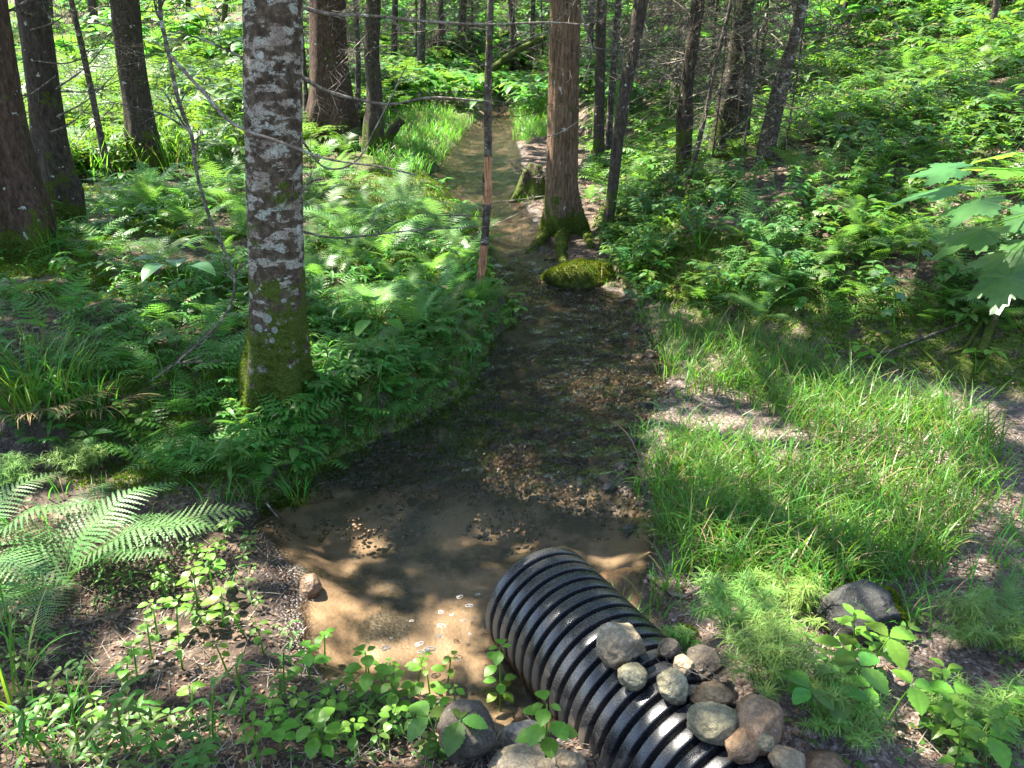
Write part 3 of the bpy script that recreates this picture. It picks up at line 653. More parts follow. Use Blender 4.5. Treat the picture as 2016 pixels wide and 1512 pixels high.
def crowns():
    Ng = 46000
    r = rng.random(Ng); y = np.where(r < .62, rng.uniform(.3, 9, Ng), rng.uniform(9, 26, Ng)); hw = np.where(y < 9, 6., 13.)
    x = rng.uniform(-1, 1, Ng)*hw; m = ~sunny(x, y) & (rng.random(Ng) < np.where(y > 9, .72, .5)); x, y = x[m], y[m]
    x2 = rng.uniform(-6, 14, 11000); y2 = rng.uniform(12, 48, 11000); m = ~sunny(x2, y2); x = np.concatenate([x, x2[m]]); y = np.concatenate([y, y2[m]])
    z0 = hz(x, y); zc = rng.uniform(4.6, 10.5, len(x))+.15*np.clip(y-9, 0, 20)
    t = (zc-z0)/S[2]; Q = np.stack([x+S[0]*t, y+S[1]*t, zc], 1)
    px, py, d = proj(Q[:,0], Q[:,1], Q[:,2]); m = ~((py > -60) & (px > -200) & (px < 2216) & (Q[:,1] > 0)); Q = Q[m]
    cen = np.array([t_[2][np.argmin(np.abs(t_[2][:,2]-8))][:2] for t_ in TREES])
    dd = np.hypot(Q[:,None,0]-cen[None,:,0], Q[:,None,1]-cen[None,:,1])+rng.uniform(0, .6, (len(Q), len(cen)))
    who = np.argmin(dd, 1)
    rnd = random.Random(3); parts_ = []
    for q in range(7):
        l = leaf(.11, .6, 3, .1, .2, 0, .45, .1)
        parts_.append(xf(l, TR(rnd.uniform(-.08,.08), rnd.uniform(-.08,.08), rnd.uniform(-.03,.03))@rot('Z', rnd.uniform(0,6.28))@rot('Y', rnd.uniform(-.5,.5))@rot('X', rnd.uniform(-.5,.5))))
    spray = merge(parts_)
    for k, (root, b, cl, hg) in enumerate(TREES):
        q = Q[who == k]
        top = cl[-1]; extra = np.stack([rng.normal(top[0], .7, 60), rng.normal(top[1], .7, 60), rng.uniform(cl[-1][2]-3, cl[-1][2]+.6, 60)], 1)
        q = np.concatenate([q, extra]) if len(q) else extra
        g = scatter(spray, mats(q-b, rng.uniform(0, 6.28, len(q)), rng.uniform(.8, 1.35, len(q))*np.where(q[:,1] > 14, 1.7, 1.), rng.uniform(0, .7, len(q))))
        link('crown', mesh('crown', g, M['canopy']), root)
        rnd = random.Random(k); out = []
        for w_ in range(5):
            j = q[rnd.randrange(len(q))]; kk = int(np.argmin(np.abs(cl[:,2]-(j[2]-.8)))); s_ = cl[kk]
            out.append(tube(spline([s_-b, (s_+j)/2-b+np.array([0,0,-.2]), j-b], 8), np.linspace(.03, .008, 8), 5))
        link('limb', mesh('limb', merge(out), M['bark_dark'], True), root)
crowns()

def surf_tufts(me, parent, n, cond, L=.012, name='moss', mat='moss'):
    nf = len(me.polygons); c_ = np.zeros(nf*3); nn = np.zeros(nf*3); ar = np.zeros(nf)
    me.polygons.foreach_get('center', c_); me.polygons.foreach_get('normal', nn); me.polygons.foreach_get('area', ar)
    c_ = c_.reshape(-1,3); nn = nn.reshape(-1,3); pr = ar*cond(c_, nn)
    if pr.sum() <= 0: return
    k = rng.choice(nf, n, p=pr/pr.sum()); sp = np.sqrt(ar[k])[:,None]
    p = c_[k]+rng.normal(0, .35, (n,3))*sp; N_ = nn[k]; p -= N_*((p-c_[k])*N_).sum(1)[:,None]
    d = N_+rng.normal(0, .55, (n,3))+[0,0,.1]; d /= np.linalg.norm(d, axis=1)[:,None]; s_ = np.cross(d, rng.normal(0,1,(n,3))); s_ /= np.linalg.norm(s_, axis=1)[:,None]
    l = (rng.uniform(.5,1.5,n)*L)[:,None]; V = np.stack([p-s_*l*.16, p+s_*l*.16, p+d*l], 1).reshape(-1,3)
    link(name, mesh(name, (V, np.arange(3*n), np.full(n, 3)), M[mat]), parent)
def tree_moss(root, n, zmax, L=.014):
    me = [c_ for c_ in root.children if c_.name.startswith('trunk')][0].data
    surf_tufts(me, root, n, lambda c_, nn: (c_[:,2] > -.05)*np.clip(1-c_[:,2]/zmax+(fbm(c_[:,0]*9+c_[:,1]*9, c_[:,2]*6, 15, 3)-.5)*1.4, 0, 1)**2, L)
tree_moss(T6, 9000, .75, .014); tree_moss(T1, 3500, .5, .022); tree_moss(T2, 2500, .5, .02); tree_moss(T10, 5000, .5, .022); tree_moss(T7, 1500, .5, .03)

# ------------------------------------------------------------------ culvert pipe
def pipe():
    pit = .057; RO = .235; n = 96; prof = []
    Lp = 1.9; k = 0; x = 0
    rows = [(0, RO-.030)]
    while x < Lp:
        rows += [(x+.0005, RO-.006), (x+.0015, RO-.002), (x+.004, RO), (x+.006, RO+.0005), (x+pit*.60, RO+.0005), (x+pit*.64, RO), (x+pit*.68, RO-.003), (x+pit*.70, RO-.008), (x+pit*.73, RO-.030), (x+pit*.75, RO-.032), (x+pit*.94, RO-.032), (x+pit*.97, RO-.030)]
        x += pit
    th = np.linspace(0, 2*np.pi, n, endpoint=False); V = []
    rows2 = [(x_, RO-.040) for x_, _ in rows[::-1][::12]]
    allr = rows+rows2; allr.append(allr[0])
    X = np.array([a for a, _ in allr]); Rr = np.array([b for _, b in allr])
    V = np.stack([Rr[:,None]*np.cos(th)[None,:], Rr[:,None]*np.sin(th)[None,:], X[:,None]*np.ones(n)[None,:]], -1)
    m = len(allr); i, j = np.meshgrid(np.arange(m-1), np.arange(n), indexing='ij'); k2 = (j+1) % n
    Lq = np.stack([i*n+j, i*n+k2, (i+1)*n+k2, (i+1)*n+j], -1).reshape(-1)
    me = mesh('culvert_pipe', (V.reshape(-1,3), Lq, np.full((m-1)*n, 4)), M['pipe'], True)
    me.polygons.foreach_set('use_smooth', np.ones((m-1)*n, bool))
    o = link('culvert_pipe', me, None, PM); o.rotation_euler = Vector(PD).to_track_quat('Z', 'Y').to_euler()
    tag(o, 'black corrugated plastic culvert pipe with its mouth in the pool', 'culvert pipe')
pipe()

# ------------------------------------------------------------------ rocks
def rockgeo(seed, sub=4, ang=.5, elong=(1,.85,.7)):
    bm = bmesh.new(); bmesh.ops.create_icosphere(bm, subdivisions=sub, radius=1)
    V = np.array([v.co[:] for v in bm.verts]); Fs = [[v.index for v in f.verts] for f in bm.faces]; bm.free()
    rr = random.Random(seed); r = np.ones(len(V))
    for q in range(13):
        d = np.array([rr.gauss(0,1) for _ in range(3)]); d /= np.linalg.norm(d); c_ = rr.uniform(.55, .88); dt = V@d
        r = np.minimum(r, np.where(dt > .05, (1-min(1,ang*1.5))+min(1,ang*1.5)*np.minimum(c_/np.maximum(dt, .05), 1), 1))
    o3 = Vector((seed*3.7, seed*1.3, 0))
    if sub > 1:
        nz = np.array([mnoise.noise(Vector(v)*1.3+o3)*.09+mnoise.noise(Vector(v)*3.5+o3)*.05+mnoise.noise(Vector(v)*9+o3)*.018 for v in V])
    else: nz = 0
    V = V*(r+nz)[:,None]*np.array(elong)
    return gfaces(V, Fs)
def pipe_top(x, y):
    pa = (x-PM[0])*PD[0]+(y-PM[1])*PD[1]; pp = abs((x-PM[0])*PD[1]-(y-PM[1])*PD[0])
    if pa < 0 or pp > .232: return None
    return PM[2]+math.sqrt(.235**2-pp*pp)
def rock(px, py, wpx, hpx, z, mat, label, seed, ang=.5, rotz=0., tilt=0., cat='stone', name='stone', group=None, lift=0., deep=False):
    for _ in range(14):
        p = P(px, py, z); dep = float(proj(*p)[2]); a = wpx*dep/F/2; h_ = hpx*dep/F/2
        s_ = float(hz(p[0], p[1])); pt = pipe_top(p[0], p[1])
        if pt and not deep: s_ = max(s_, pt)
        z = .6*z+.4*(s_+h_*(.72 if not deep else .1)+lift)
    g = rockgeo(seed, 5, ang, (1, .9, .8)); V = g[0]; V = V/np.abs(V).max(0)
    V = V*np.array([a, (a+h_)/2*.95, h_*.92])
    me = mesh(name, (V, g[1], g[2]), M[mat], True); o = link(name, me, None, p); o.rotation_euler = (tilt, tilt*.6, rotz)
    if mat == 'r_allmoss': surf_tufts(me, o, 9000, lambda c_, nn: (nn[:,2] > -.3)*1., .022)
    if mat == 'r_bould': surf_tufts(me, o, 4500, lambda c_, nn: 1.*((c_[:,0]/a+.5*(fbm(c_[:,0]*12+3, c_[:,1]*12, 15, 2)-.5) > .62) & (nn[:,2] > -.2)), .013)
    if mat == 'r_moss': surf_tufts(me, o, 2500, lambda c_, nn: np.clip((fbm(c_[:,0]*12+3, c_[:,1]*12, 15, 2)-.5)*3+c_[:,0]/a*.9, 0, 1), .010)
    tag(o, label, cat, group); return o
rock(1220,1268,100,98,.42,'r_tan','large angular tan stone resting on top of the culvert pipe',1,.9,.4,lift=.0)
rock(1247,1333,62,62,.40,'r_green','rounded grey-tan stone on the pipe just below the large angular one',2,.5)
rock(1326,1350,62,84,.37,'r_green','egg-shaped olive stone on the pipe beside the orange-brown stone',3,.5,.3,-.5)
rock(1317,1278,46,46,.33,'r_dark','small round brown stone right of the large angular tan stone',4,.2)
rock(1347,1312,42,56,.30,'r_tan','narrow brown stone wedged behind the egg-shaped olive one',5,.4)
rock(1388,1308,96,76,.22,'r_dark','dark grey slab-like stone sloping at the back of the pile',6,.7,.4)
rock(1403,1370,88,60,.30,'r_orange','orange-brown flat stone in the middle of the pile',7,.4)
rock(1404,1422,102,84,.33,'r_green','cracked greenish grey stone touching the pipe near the bottom',8,.3)
rock(1495,1425,112,124,.22,'r_red','largest reddish brown stone at the right side of the pile',9,.4,.5)
rock(1458,1468,78,74,.30,'r_red','brown stone between the cracked greenish stone and the small pale one',10,.5,1.)
rock(1508,1462,36,38,.42,'r_green','smallest pale stone perched on the reddish ones',11,.3,lift=.12)
rock(1550,1500,82,62,.38,'r_tan','pale yellowish stone at the bottom edge right of the pipe',12,.5,.6)
rock(1625,1506,100,36,.30,'r_red','flat brown stone at the bottom edge, rightmost of the pile',13,.6)
rock(1345,1252,56,40,.18,'r_moss','small mossy stone behind the pile in the grass',14,.5)
rock(925,1445,130,140,.12,'r_dark','large dark brown boulder left of the pipe at the bottom',15,.4)
rock(1028,1455,84,84,.22,'r_grey','grey mottled stone between the dark boulder and the pipe',16,.4,.2)
rock(1030,1506,140,66,.30,'r_tan','pale tan stone at the bottom edge left of the pipe',17,.6,.3)
rock(1122,1508,70,54,.34,'r_tan','small tan stone at the bottom edge touching the pipe',18,.5)
rock(1030,1408,46,34,.20,'r_dark','small dark stone tucked against the left flank of the pipe',19,.3)
rock(901,1393,28,26,.04,'r_wet','small round black stone above the dark boulder',20,.2)
rock(1212,1155,130,80,.0,'r_wettan','half-submerged brown stone right of the pipe mouth',21,.5,.2,deep=True)
rock(1692,1200,172,150,.06,'r_bould','dark grey boulder with yellow-green moss on its right side on the gravel',22,.8,.1,deep=True,lift=.045, name='mossy_boulder', cat='boulder')
rock(1142,548,150,78,.12,'r_allmoss','low rock wholly covered in green moss at the stream edge',23,.4,.1, name='mossy_rock', cat='rock', deep=True)
rock(610,1160,46,70,.02,'r_wettan','pinkish stone half sunk at the left edge of the pool',24,.3,deep=True)
rock(1200,960,34,26,.03,'r_wet','wet black stone at the right end of the sand bar',25,.4)
rock(1240,1042,34,26,.03,'r_wet','wet dark stone at the right edge of the pool',26,.4)
rock(853,978,34,20,.0,'r_wettan','flat orange stone in the shallows above the pool',27,.3)
rock(1150,950,30,22,.02,'r_wet','wet black stone above the sand bar',28,.4)
# cobbles of the riffle
cob = [rockgeo(100+q, 3, .5, (1,.85,.6)) for q in range(5)]
cobm = [[mesh('stream_stone', g, M[mm], True) for g in cob] for mm in ('r_wet', 'r_wettan')]
rr = random.Random(12); k = 0
while k < 170:
    y = rr.choice([rr.uniform(3.15, 5.0), rr.uniform(3.3, 8)]); c_, w_ = sedge(y); x = c_+w_*rr.triangular(-.95, 1.2, .55); z = float(hz(x, y))
    s = rr.choice([.014,.018,.024,.028,.036,.045])*(1 if y < 5 else 1.3)
    p = (float(x), y, max(z, float(zw(y))-.02)+s*.18)
    o = link('stream_stone', cobm[0 if rr.random() < .8 else 1][rr.randrange(5)], None, p); o.scale = (s, s*rr.uniform(.7,1.1), s*rr.uniform(.6,.9)); o.rotation_euler = (rr.uniform(-.3,.3), rr.uniform(-.3,.3), rr.uniform(0,6.28))
    tag(o, 'dark wet cobble lying in the shallow riffle of the stream', 'cobble', 'wet cobbles in the riffle'); k += 1
# gravel, stuff
ico = rockgeo(3, 1, .6, (1,.8,.6))
def where(x, y, cond):
    z, sd, td, lf = hfull(x, y); m = cond(x, y, sd, td, lf); return np.stack([x[m], y[m], z[m]], 1)
x = rng.uniform(-2.6, 5.2, 60000); y = rng.uniform(1.2, 6.5, 60000)
p = where(x, y, lambda x, y, sd, td, lf: (((~lf) & (sd > .0) & (td < .12)) | (lf & (y < 3.0) & (sd > .02) & (sd < .9) & (fbm(x*4, y*4, 58, 3) > .5))) & (fbm(x*2.5, y*2.5, 55, 3) > .42))[:19000]
g = scatter(ico, mats(p, rng.uniform(0, 6.28, len(p)), rng.choice([.004,.006,.007,.009,.013], len(p)), rng.uniform(0, .5, len(p))))
tag(link('gravel', mesh('gravel', g, M['pebble'], True)), 'pinkish grey gravel strewn on the banks', kind='stuff')
y = rng.uniform(2.95, 7.5, 26000); c_, w_ = sedge(y); x = c_+w_*rng.uniform(-1, 1.15, 26000)
p = where(x, y, lambda x, y, sd, td, lf: (sd < .12) & (fbm(x*4, y*4, 56, 3)+.16*(x > c_) > .47))[:13000]; p[:,2] = np.maximum(p[:,2]+.002, zw(p[:,1])-.022)
g = scatter(ico, mats(p, rng.uniform(0, 6.28, len(p)), rng.choice([.004,.006,.008,.012,.018], len(p)), rng.uniform(0, .5, len(p))))
tag(link('streambed_gravel', mesh('streambed_gravel', g, M['pebwet'], True)), 'wet pebbles covering the stream bed', kind='stuff')

# ------------------------------------------------------------------ scatter helpers
def polar(n, r0, r1, a0=-44, a1=44):
    r = np.exp(rng.uniform(math.log(r0), math.log(r1), n)); a = np.radians(rng.uniform(a0, a1, n)); return r*np.sin(a), r*np.cos(a)
def pick(n, r0, r1, poly, cond=None, mult=6, a0=-44, a1=44):
    x, y = polar(n*mult, r0, r1, a0, a1); z, sd, td, lf = hfull(x, y); px, py, d = proj(x, y, z)
    m = inpoly(px, py, poly) & (sd > .02)
    if cond is not None: m &= cond(x, y, sd, td, lf, px, py)
    x, y, z = x[m][:n], y[m][:n], z[m][:n]; return np.stack([x, y, z], 1)
ALL = [(-200,-200),(2216,-200),(2216,1700),(-200,1700)]
# moss tufts
def mossgeo(p, L=.014, per=5):
    q = np.repeat(p, per, 0)+np.concatenate([rng.normal(0, .008, (len(p)*per, 2)), np.zeros((len(p)*per, 1))], 1)
    n = len(q); s = rng.uniform(.6, 1.5, n)*L; return blades(q, s, s*.30, rng.uniform(0, 6.28, n), rng.uniform(0, .5, n), rng.uniform(.2, 1.3, n), 2)
x, y = polar(150000, 2.8, 12); z, sd, td, lf = hfull(x, y); n1 = fbm(x*1.7, y*1.7, 77, 4)
m = mossmask(x, y, sd, td, lf, n1) > rng.uniform(.2, .9, len(x)); p = np.stack([x[m], y[m], z[m]], 1)[:36000]
dist = np.hypot(p[:,0], p[:,1]); g1 = mossgeo(p[dist < 6], .017, 5); g2 = mossgeo(p[dist >= 6], .035, 3)
tag(link('moss', mesh('moss', merge([g1, g2]), M['moss'])), 'yellow-green moss carpeting the banks', kind='stuff')
# litter
x, y = polar(60000, 1.4, 22); z, sd, td, lf = hfull(x, y); m = (sd > .05) & (fbm(x*1.3, y*1.3, 66, 3) > .36); p = np.stack([x[m], y[m], z[m]+.006], 1)[:17000]
sc_ = rng.uniform(.012, .03, len(p))*np.clip(np.hypot(p[:,0], p[:,1])/4, .8, 2.2)
g = scatter(leaf(1, .55, 3, .3, .3, 0, .45, 0), mats(p, rng.uniform(0, 6.28, len(p)), sc_, rng.uniform(0, .6, len(p))))
x = rng.uniform(-3.2, 3.6, 26000); y = rng.uniform(.9, 3.2, 26000)
p = where(x, y, lambda x, y, sd, td, lf: (sd > .08) & (fbm(x*2.1, y*2.1, 67, 3) > .40))[:9000]; p[:,2] += .004
g = merge([g, scatter(leaf(1, .6, 3, .4, .4, 0, .45, 0), mats(p, rng.uniform(0, 6.28, len(p)), rng.uniform(.006, .024, len(p)), rng.uniform(0, .9, len(p))))])
tag(link('leaf_litter', mesh('leaf_litter', g, M['litter'])), 'brown dead leaves littering the forest floor', kind='stuff')
# needles/twiglets on the ground
p = pick(9000, 1.5, 16, ALL); g = blades(p+[0,0,.004], rng.uniform(.04, .16, len(p)), .0028, rng.uniform(0, 6.28, len(p)), 1.45, rng.uniform(0, .25, len(p)), 2)
tag(link('fallen_twigs', mesh('fallen_twigs', g, M['twig'])), 'small fallen twigs scattered on the soil', kind='stuff')

y = rng.uniform(3.1, 9, 9000); c_, w_ = sedge(y); x = c_+w_*rng.uniform(-1.05, 1.2, 9000)
p = where(x, y, lambda x, y, sd, td, lf: (sd < .15) & (fbm(x*3, y*3, 57, 3) > .54))[:1700]; p[:,2] = np.maximum(p[:,2], zw(p[:,1])-.012)+.004
g = merge([scatter(leaf(1, .55, 3, .3, .3, 0, .45, 0), mats(p[:800], rng.uniform(0, 6.28, 800), rng.uniform(.012, .035, 800), rng.uniform(0, .7, 800))), blades(p[800:], rng.uniform(.04,.16,len(p)-800), .004, rng.uniform(0,6.28,len(p)-800), 1.4, .2, 2)])
tag(link('stream_debris', mesh('stream_debris', g, M['debris'])), 'dark sodden leaves and twigs caught in the shallow riffle', kind='stuff')
# grasses
def grassgeo(p, Lr, Wr, th1=(.5, 2.0), seg=4, per=1, spread=.02):
    q = np.repeat(p, per, 0).astype(float); n = len(q); q[:,:2] += rng.normal(0, spread, (n, 2))
    return blades(q, rng.uniform(*Lr, n), rng.uniform(*Wr, n), rng.uniform(0, 6.28, n), rng.uniform(.02, .35, n), rng.uniform(*th1, n), seg)
def dens(x, y, s, f=1.6): return fbm(x*f, y*f, s, 3)
GP = [(1250,640),(1420,650),(1600,715),(1720,760),(1960,800),(1960,980),(1880,1060),(1830,1130),(1600,1180),(1420,1150),(1300,1120),(1240,1000),(1290,900),(1400,830),(1300,760)]
p = pick(2100, 2.3, 7, GP, lambda x, y, sd, td, lf, px, py: dens(x, y, 201, 2.2)+.22*sst(840, 960, py)+.10*sst(760, 700, py)-.1*inpoly(px, py, [(1290,780),(1480,780),(1500,850),(1290,850)]) > .44, 20, 0, 44)
g = grassgeo(p, (.12,.38), (.003,.0085), (.9,2.8), 6, 3, .03)
p = pick(420, 3.5, 8, [(1240,610),(1420,640),(1620,720),(1700,790),(1500,770),(1290,740)], None, 60, 0, 30); g = merge([g, grassgeo(p, (.09,.24), (.003,.006), (.6,2.2), 5, 4, .03)])
tag(link('grass_patch', mesh('grass_patch', g, M['grass'])), 'dense patch of bright green arching grass on the gravel bank', kind='stuff')
MP = [(-100,-300),(900,-300),(900,150),(600,300),(480,340),(-100,380)]
p = pick(3200, 8, 50, MP, lambda x, y, sd, td, lf, px, py: lf & (dens(x, y, 202, .5) > .40), 8, -44, 2)
g = grassgeo(p, (.35,.75), (.010,.022), (.3,1.6), 3, 6, .12)
tag(link('meadow_grass', mesh('meadow_grass', g, M['grass'])), 'tall sunlit meadow grass beyond the left trunks', kind='stuff')
BP = [(740,180),(925,240),(900,330),(800,350),(740,330)]
p = pick(380, 7, 22, BP, lambda x, y, sd, td, lf, px, py: lf, 60, -20, 5); g1 = grassgeo(p, (.2,.42), (.007,.013), (.8,2.4), 4, 10, .07)
p = pick(260, 7, 26, [(1005,180),(1090,170),(1090,265),(1030,280),(1015,250)], None, 200, -3, 8); g2 = grassgeo(p, (.2,.42), (.007,.013), (.8,2.2), 4, 9, .07)
tag(link('bank_grass', mesh('bank_grass', merge([g1, g2]), M['grass'])), 'green grass hanging over the upper stream banks', kind='stuff')
p = pick(900, 2.0, 24, ALL, lambda x, y, sd, td, lf, px, py: dens(x, y, 203, 1.2) > .56, 8); g = grassgeo(p, (.08,.26), (.003,.007), (.5,2.0), 4, 5, .03)
tag(link('wild_grass', mesh('wild_grass', g, M['grass'])), 'loose grass blades growing among the herbs', kind='stuff')

# leafy undergrowth, stuff
def herbgeo(kind, seed):
    rnd = random.Random(seed); out = []
    if kind == 'whorl':          # stem with a whorl of ovate leaves
        hh = .75; n = rnd.choice([4, 5, 6]); out.append(tube([(0,0,0), (.03,.02,hh*.5), (.02,.05,hh)], .012, 3, False))
        for q in range(n): out.append(xf(leaf(.5, .5, 4, .15, .3, .0), TR(.02,.05,hh)@rot('Z', q*6.28/n+rnd.uniform(-.3,.3))@rot('Y', rnd.uniform(-.3,.2))))
        for q in range(2): out.append(xf(leaf(.4, .5, 4, .15, .3, .0), TR(.03,.02,hh*.5)@rot('Z', q*3.14+seed)@rot('Y', -.2)))
    elif kind == 'pinnate':      # arching stem with paired leaflets
        L_ = 1.; pts = [(0,0,0),(.12,0,.35),(.4,0,.62),(.8,0,.7)]; cl = spline(pts, 12); out.append(tube(cl, .010, 3, False))
        for q in range(3, 12):
            for s_ in (-1, 1): out.append(xf(leaf(.24, .52, 3, .1, .2), TR(*cl[q])@rot('Z', s_*rnd.uniform(.9,1.3))@rot('Y', rnd.uniform(-.1,.3))))
        out.append(xf(leaf(.26, .52, 3, .1, .2), TR(*cl[-1])))
    elif kind == 'clover':
        out.append(tube([(0,0,0), (.05,0,.5)], .01, 3, False))
        for q in range(3): out.append(xf(leaf(.28, .95, 3, .05, .1, 0, .65, .0), TR(.05,0,.5)@rot('Z', q*2.09)))
    elif kind == 'fernlet':
        for q in range(3): out.append(xf(frondgeo(10, 5, 1., 1.0, -.2, .3, .16), rot('Z', q*2.1+rnd.uniform(-.4,.4))))
    elif kind == 'mapleish':
        hh = .8; out.append(tube([(0,0,0), (.05,.02,hh)], .012, 3, False))
        for q in range(4): out.append(xf(maple(.34), TR(.05,.02,hh-.08*q)@rot('Z', q*1.57+rnd.uniform(-.3,.3))@rot('Y', rnd.uniform(0,.4))))
    elif kind == 'lance':
        out.append(tube([(0,0,0), (.08,.02,.5), (.16,.05,1)], .012, 3, False))
        for q in range(8): out.append(xf(leaf(.45, .22, 4, .2, .5), TR(.016*q+.02,.006*q,.12*q+.1)@rot('Z', q*2.4)@rot('Y', rnd.uniform(-.4,.1))))
    return merge(out)
def frondgeo(NP, K, L=1., a0=1.15, a1=-.35, wid=.30, bare=.16, droop=.12, pw=1.15):
    s = np.linspace(0, 1, 40); ang = a0+(a1-a0)*s**pw
    X = np.concatenate([[0], np.cumsum(np.cos(ang[:-1])/39)])*L; Z = np.concatenate([[0], np.cumsum(np.sin(ang[:-1])/39)])*L
    Vs = []; Fs = []; nv = 0
    def at(t): return np.interp(t, s, X), np.interp(t, s, Z), np.interp(t, s, ang)
    # rachis ribbon pair
    for k in range(0, 39, 3):
        k2 = min(k+3, 39); w1 = .0075*L*(1-s[k]*.85); w2 = .0075*L*(1-s[k2]*.85)
        Vs += [(X[k],-w1,Z[k]),(X[k],w1,Z[k]),(X[k2],w2,Z[k2]),(X[k2],-w2,Z[k2])]; Fs.append((nv,nv+1,nv+2,nv+3)); nv += 4
        Vs += [(X[k],0,Z[k]-w1),(X[k],0,Z[k]+w1),(X[k2],0,Z[k2]+w2),(X[k2],0,Z[k2]-w2)]; Fs.append((nv,nv+1,nv+2,nv+3)); nv += 4
    rl = random.Random(NP*7+K+int(a0*100))
    for i in range(NP):
        t = bare+(1-bare)*(i+.3)/NP; u_ = (t-bare)/(1-bare); x0, z0, a = at(t)
        env = (min(1, .45+u_*2.2))*(1-u_**1.7)**.85+.03; pl = wid*L*env*rl.uniform(.9,1.06)
        fw = .30+.25*u_
        for sd_ in (-1, 1):
            dx = math.cos(a)*math.sin(fw); dz = math.sin(a)*math.sin(fw); dy = sd_*math.cos(fw); dr_ = droop*rl.uniform(.5,1.5)
            kk = max(2, int(round(K*(.35+.65*env)))); hw = .5*(1-bare)*L/NP*.90*(.6+.4*env)
            fwd = np.array([math.cos(a), 0, math.sin(a)])
            for j in range(kk):
                t0 = j/kk; t1 = (j+1)/kk; tm = (t0+t1)/2
                e2 = (1-tm**1.4)**.8*hw*rl.uniform(.9,1.1)+.0006*L
                p0 = np.array([x0+dx*pl*t0, dy*pl*t0, z0+dz*pl*t0-dr_*pl*t0*t0]); p1 = np.array([x0+dx*pl*t1, dy*pl*t1, z0+dz*pl*t1-dr_*pl*t1*t1])
                g_ = (p1-p0)*.98
                for q in (-1, 1):
                    tip = fwd*q*e2+g_*.35
                    Vs += [p0, p0+tip*.92+g_*.12, p0+g_*.66+tip*.96, p0+g_]; Fs.append((nv, nv+1, nv+2, nv+3)); nv += 4
    Vs = np.array(Vs, float); Vs[:,1] += .10*L*math.sin(NP*3+a0*20)*(Vs[:,0]/L)**2; Vs[:,2] += .012*L*np.sin(Vs[:,0]/L*17+Vs[:,1]/L*11)
    return gfaces(Vs, Fs)
HK = {k: [herbgeo(k, q) for q in range(2)] for k in ('whorl','pinnate','clover','fernlet','mapleish','lance')}
def under(name, label, mat, picks):
    out = []
    for kind, p, (s0, s1) in picks:
        if not len(p): continue
        half = rng.random(len(p)) < .5
        for q in range(2):
            pp = p[half == bool(q)]
            if len(pp): out.append(scatter(HK[kind][q], mats(pp, rng.uniform(0, 6.28, len(pp)), rng.uniform(s0, s1, len(pp))*np.clip(np.hypot(pp[:,0], pp[:,1])/8, .85, 2.), rng.uniform(0, .35, len(pp)))))
    tag(link(name, mesh(name, merge(out), M[mat])), label, kind='stuff')
LB = [(-80,400),(230,380),(500,330),(700,300),(960,420),(1000,620),(900,740),(800,860),(620,940),(470,960),(180,900),(-80,860)]
HB = [(1150,-100),(2216,-100),(2216,680),(1900,660),(1600,640),(1260,600),(1190,480),(1160,300)]
FL = [(-80,980),(480,1040),(560,1200),(640,1340),(900,1420),(900,1600),(-80,1600)]
FR = [(1330,1180),(2100,900),(2100,1600),(1600,1600),(1500,1350)]
nd = lambda s, th, f=1.1: (lambda x, y, sd, td, lf, px, py: dens(x, y, s, f) > th)
under('bank_herbs', 'low green herbs covering the left bank', 'herb', [('whorl', pick(200, 3, 11, LB, nd(301,.48), 10), (.12,.24)), ('pinnate', pick(260, 3, 14, LB, nd(302,.48), 10), (.14,.28)), ('clover', pick(700, 3, 8, LB, nd(303,.52), 10), (.07,.10)), ('fernlet', pick(230, 3.2, 15, LB, nd(304,.46), 10), (.25,.42)), ('lance', pick(150, 3, 9, LB, nd(305,.52), 12), (.14,.3)), ('mapleish', pick(160, 3, 9, [(560,640),(1010,600),(960,720),(800,860),(600,950),(430,960),(430,820)], None, 60), (.10,.17)), ('pinnate', pick(150, 3, 9, [(560,640),(1010,600),(960,720),(800,860),(600,950),(430,960),(430,820)], None, 60), (.14,.22))])
under('slope_herbs', 'leafy ground cover on the sunlit right hillside', 'herb', [('whorl', pick(900, 5, 24, HB, nd(311,.50), 8), (.13,.26)), ('pinnate', pick(900, 5, 24, HB, nd(312,.50), 8), (.16,.32)), ('fernlet', pick(500, 5, 24, HB, nd(313,.50), 8), (.25,.42)), ('mapleish', pick(350, 5, 20, HB, nd(314,.5), 8), (.16,.3)), ('clover', pick(500, 5, 16, HB, nd(315,.5), 8), (.1,.14))])
under('meadow_herbs', 'ferns and broad leaves massed in the sunlit meadow', 'herb', [('whorl', pick(300, 8, 30, MP, nd(321,.45,.6), 8), (.2,.4)), ('fernlet', pick(900, 8, 32, MP, nd(322,.42,.5), 8), (.4,.75)), ('pinnate', pick(300, 8, 30, MP, nd(323,.48,.6), 8), (.3,.5))])
under('far_herbs', 'pale green ground plants in the woods beyond the stream bend', 'herb', [('fernlet', pick(500, 12, 45, [(560,-150),(1250,-150),(1250,170),(940,190),(560,260)], nd(331,.52,.5), 14), (.35,.6)), ('whorl', pick(700, 12, 45, [(560,-150),(1250,-150),(1250,230),(560,260)], nd(332,.52,.5), 14), (.25,.5)), ('mapleish', pick(500, 20, 70, [(-200,-200),(2216,-200),(2216,150),(-200,150)], None, 8), (.45,.8)), ('fernlet', pick(1100, 18, 70, [(-200,-200),(2216,-200),(2216,150),(-200,150)], nd(333,.47,.5), 8), (.4,.7)), ('whorl', pick(1100, 18, 70, [(-200,-200),(2216,-200),(2216,150),(-200,150)], nd(334,.47,.5), 8), (.35,.6))])
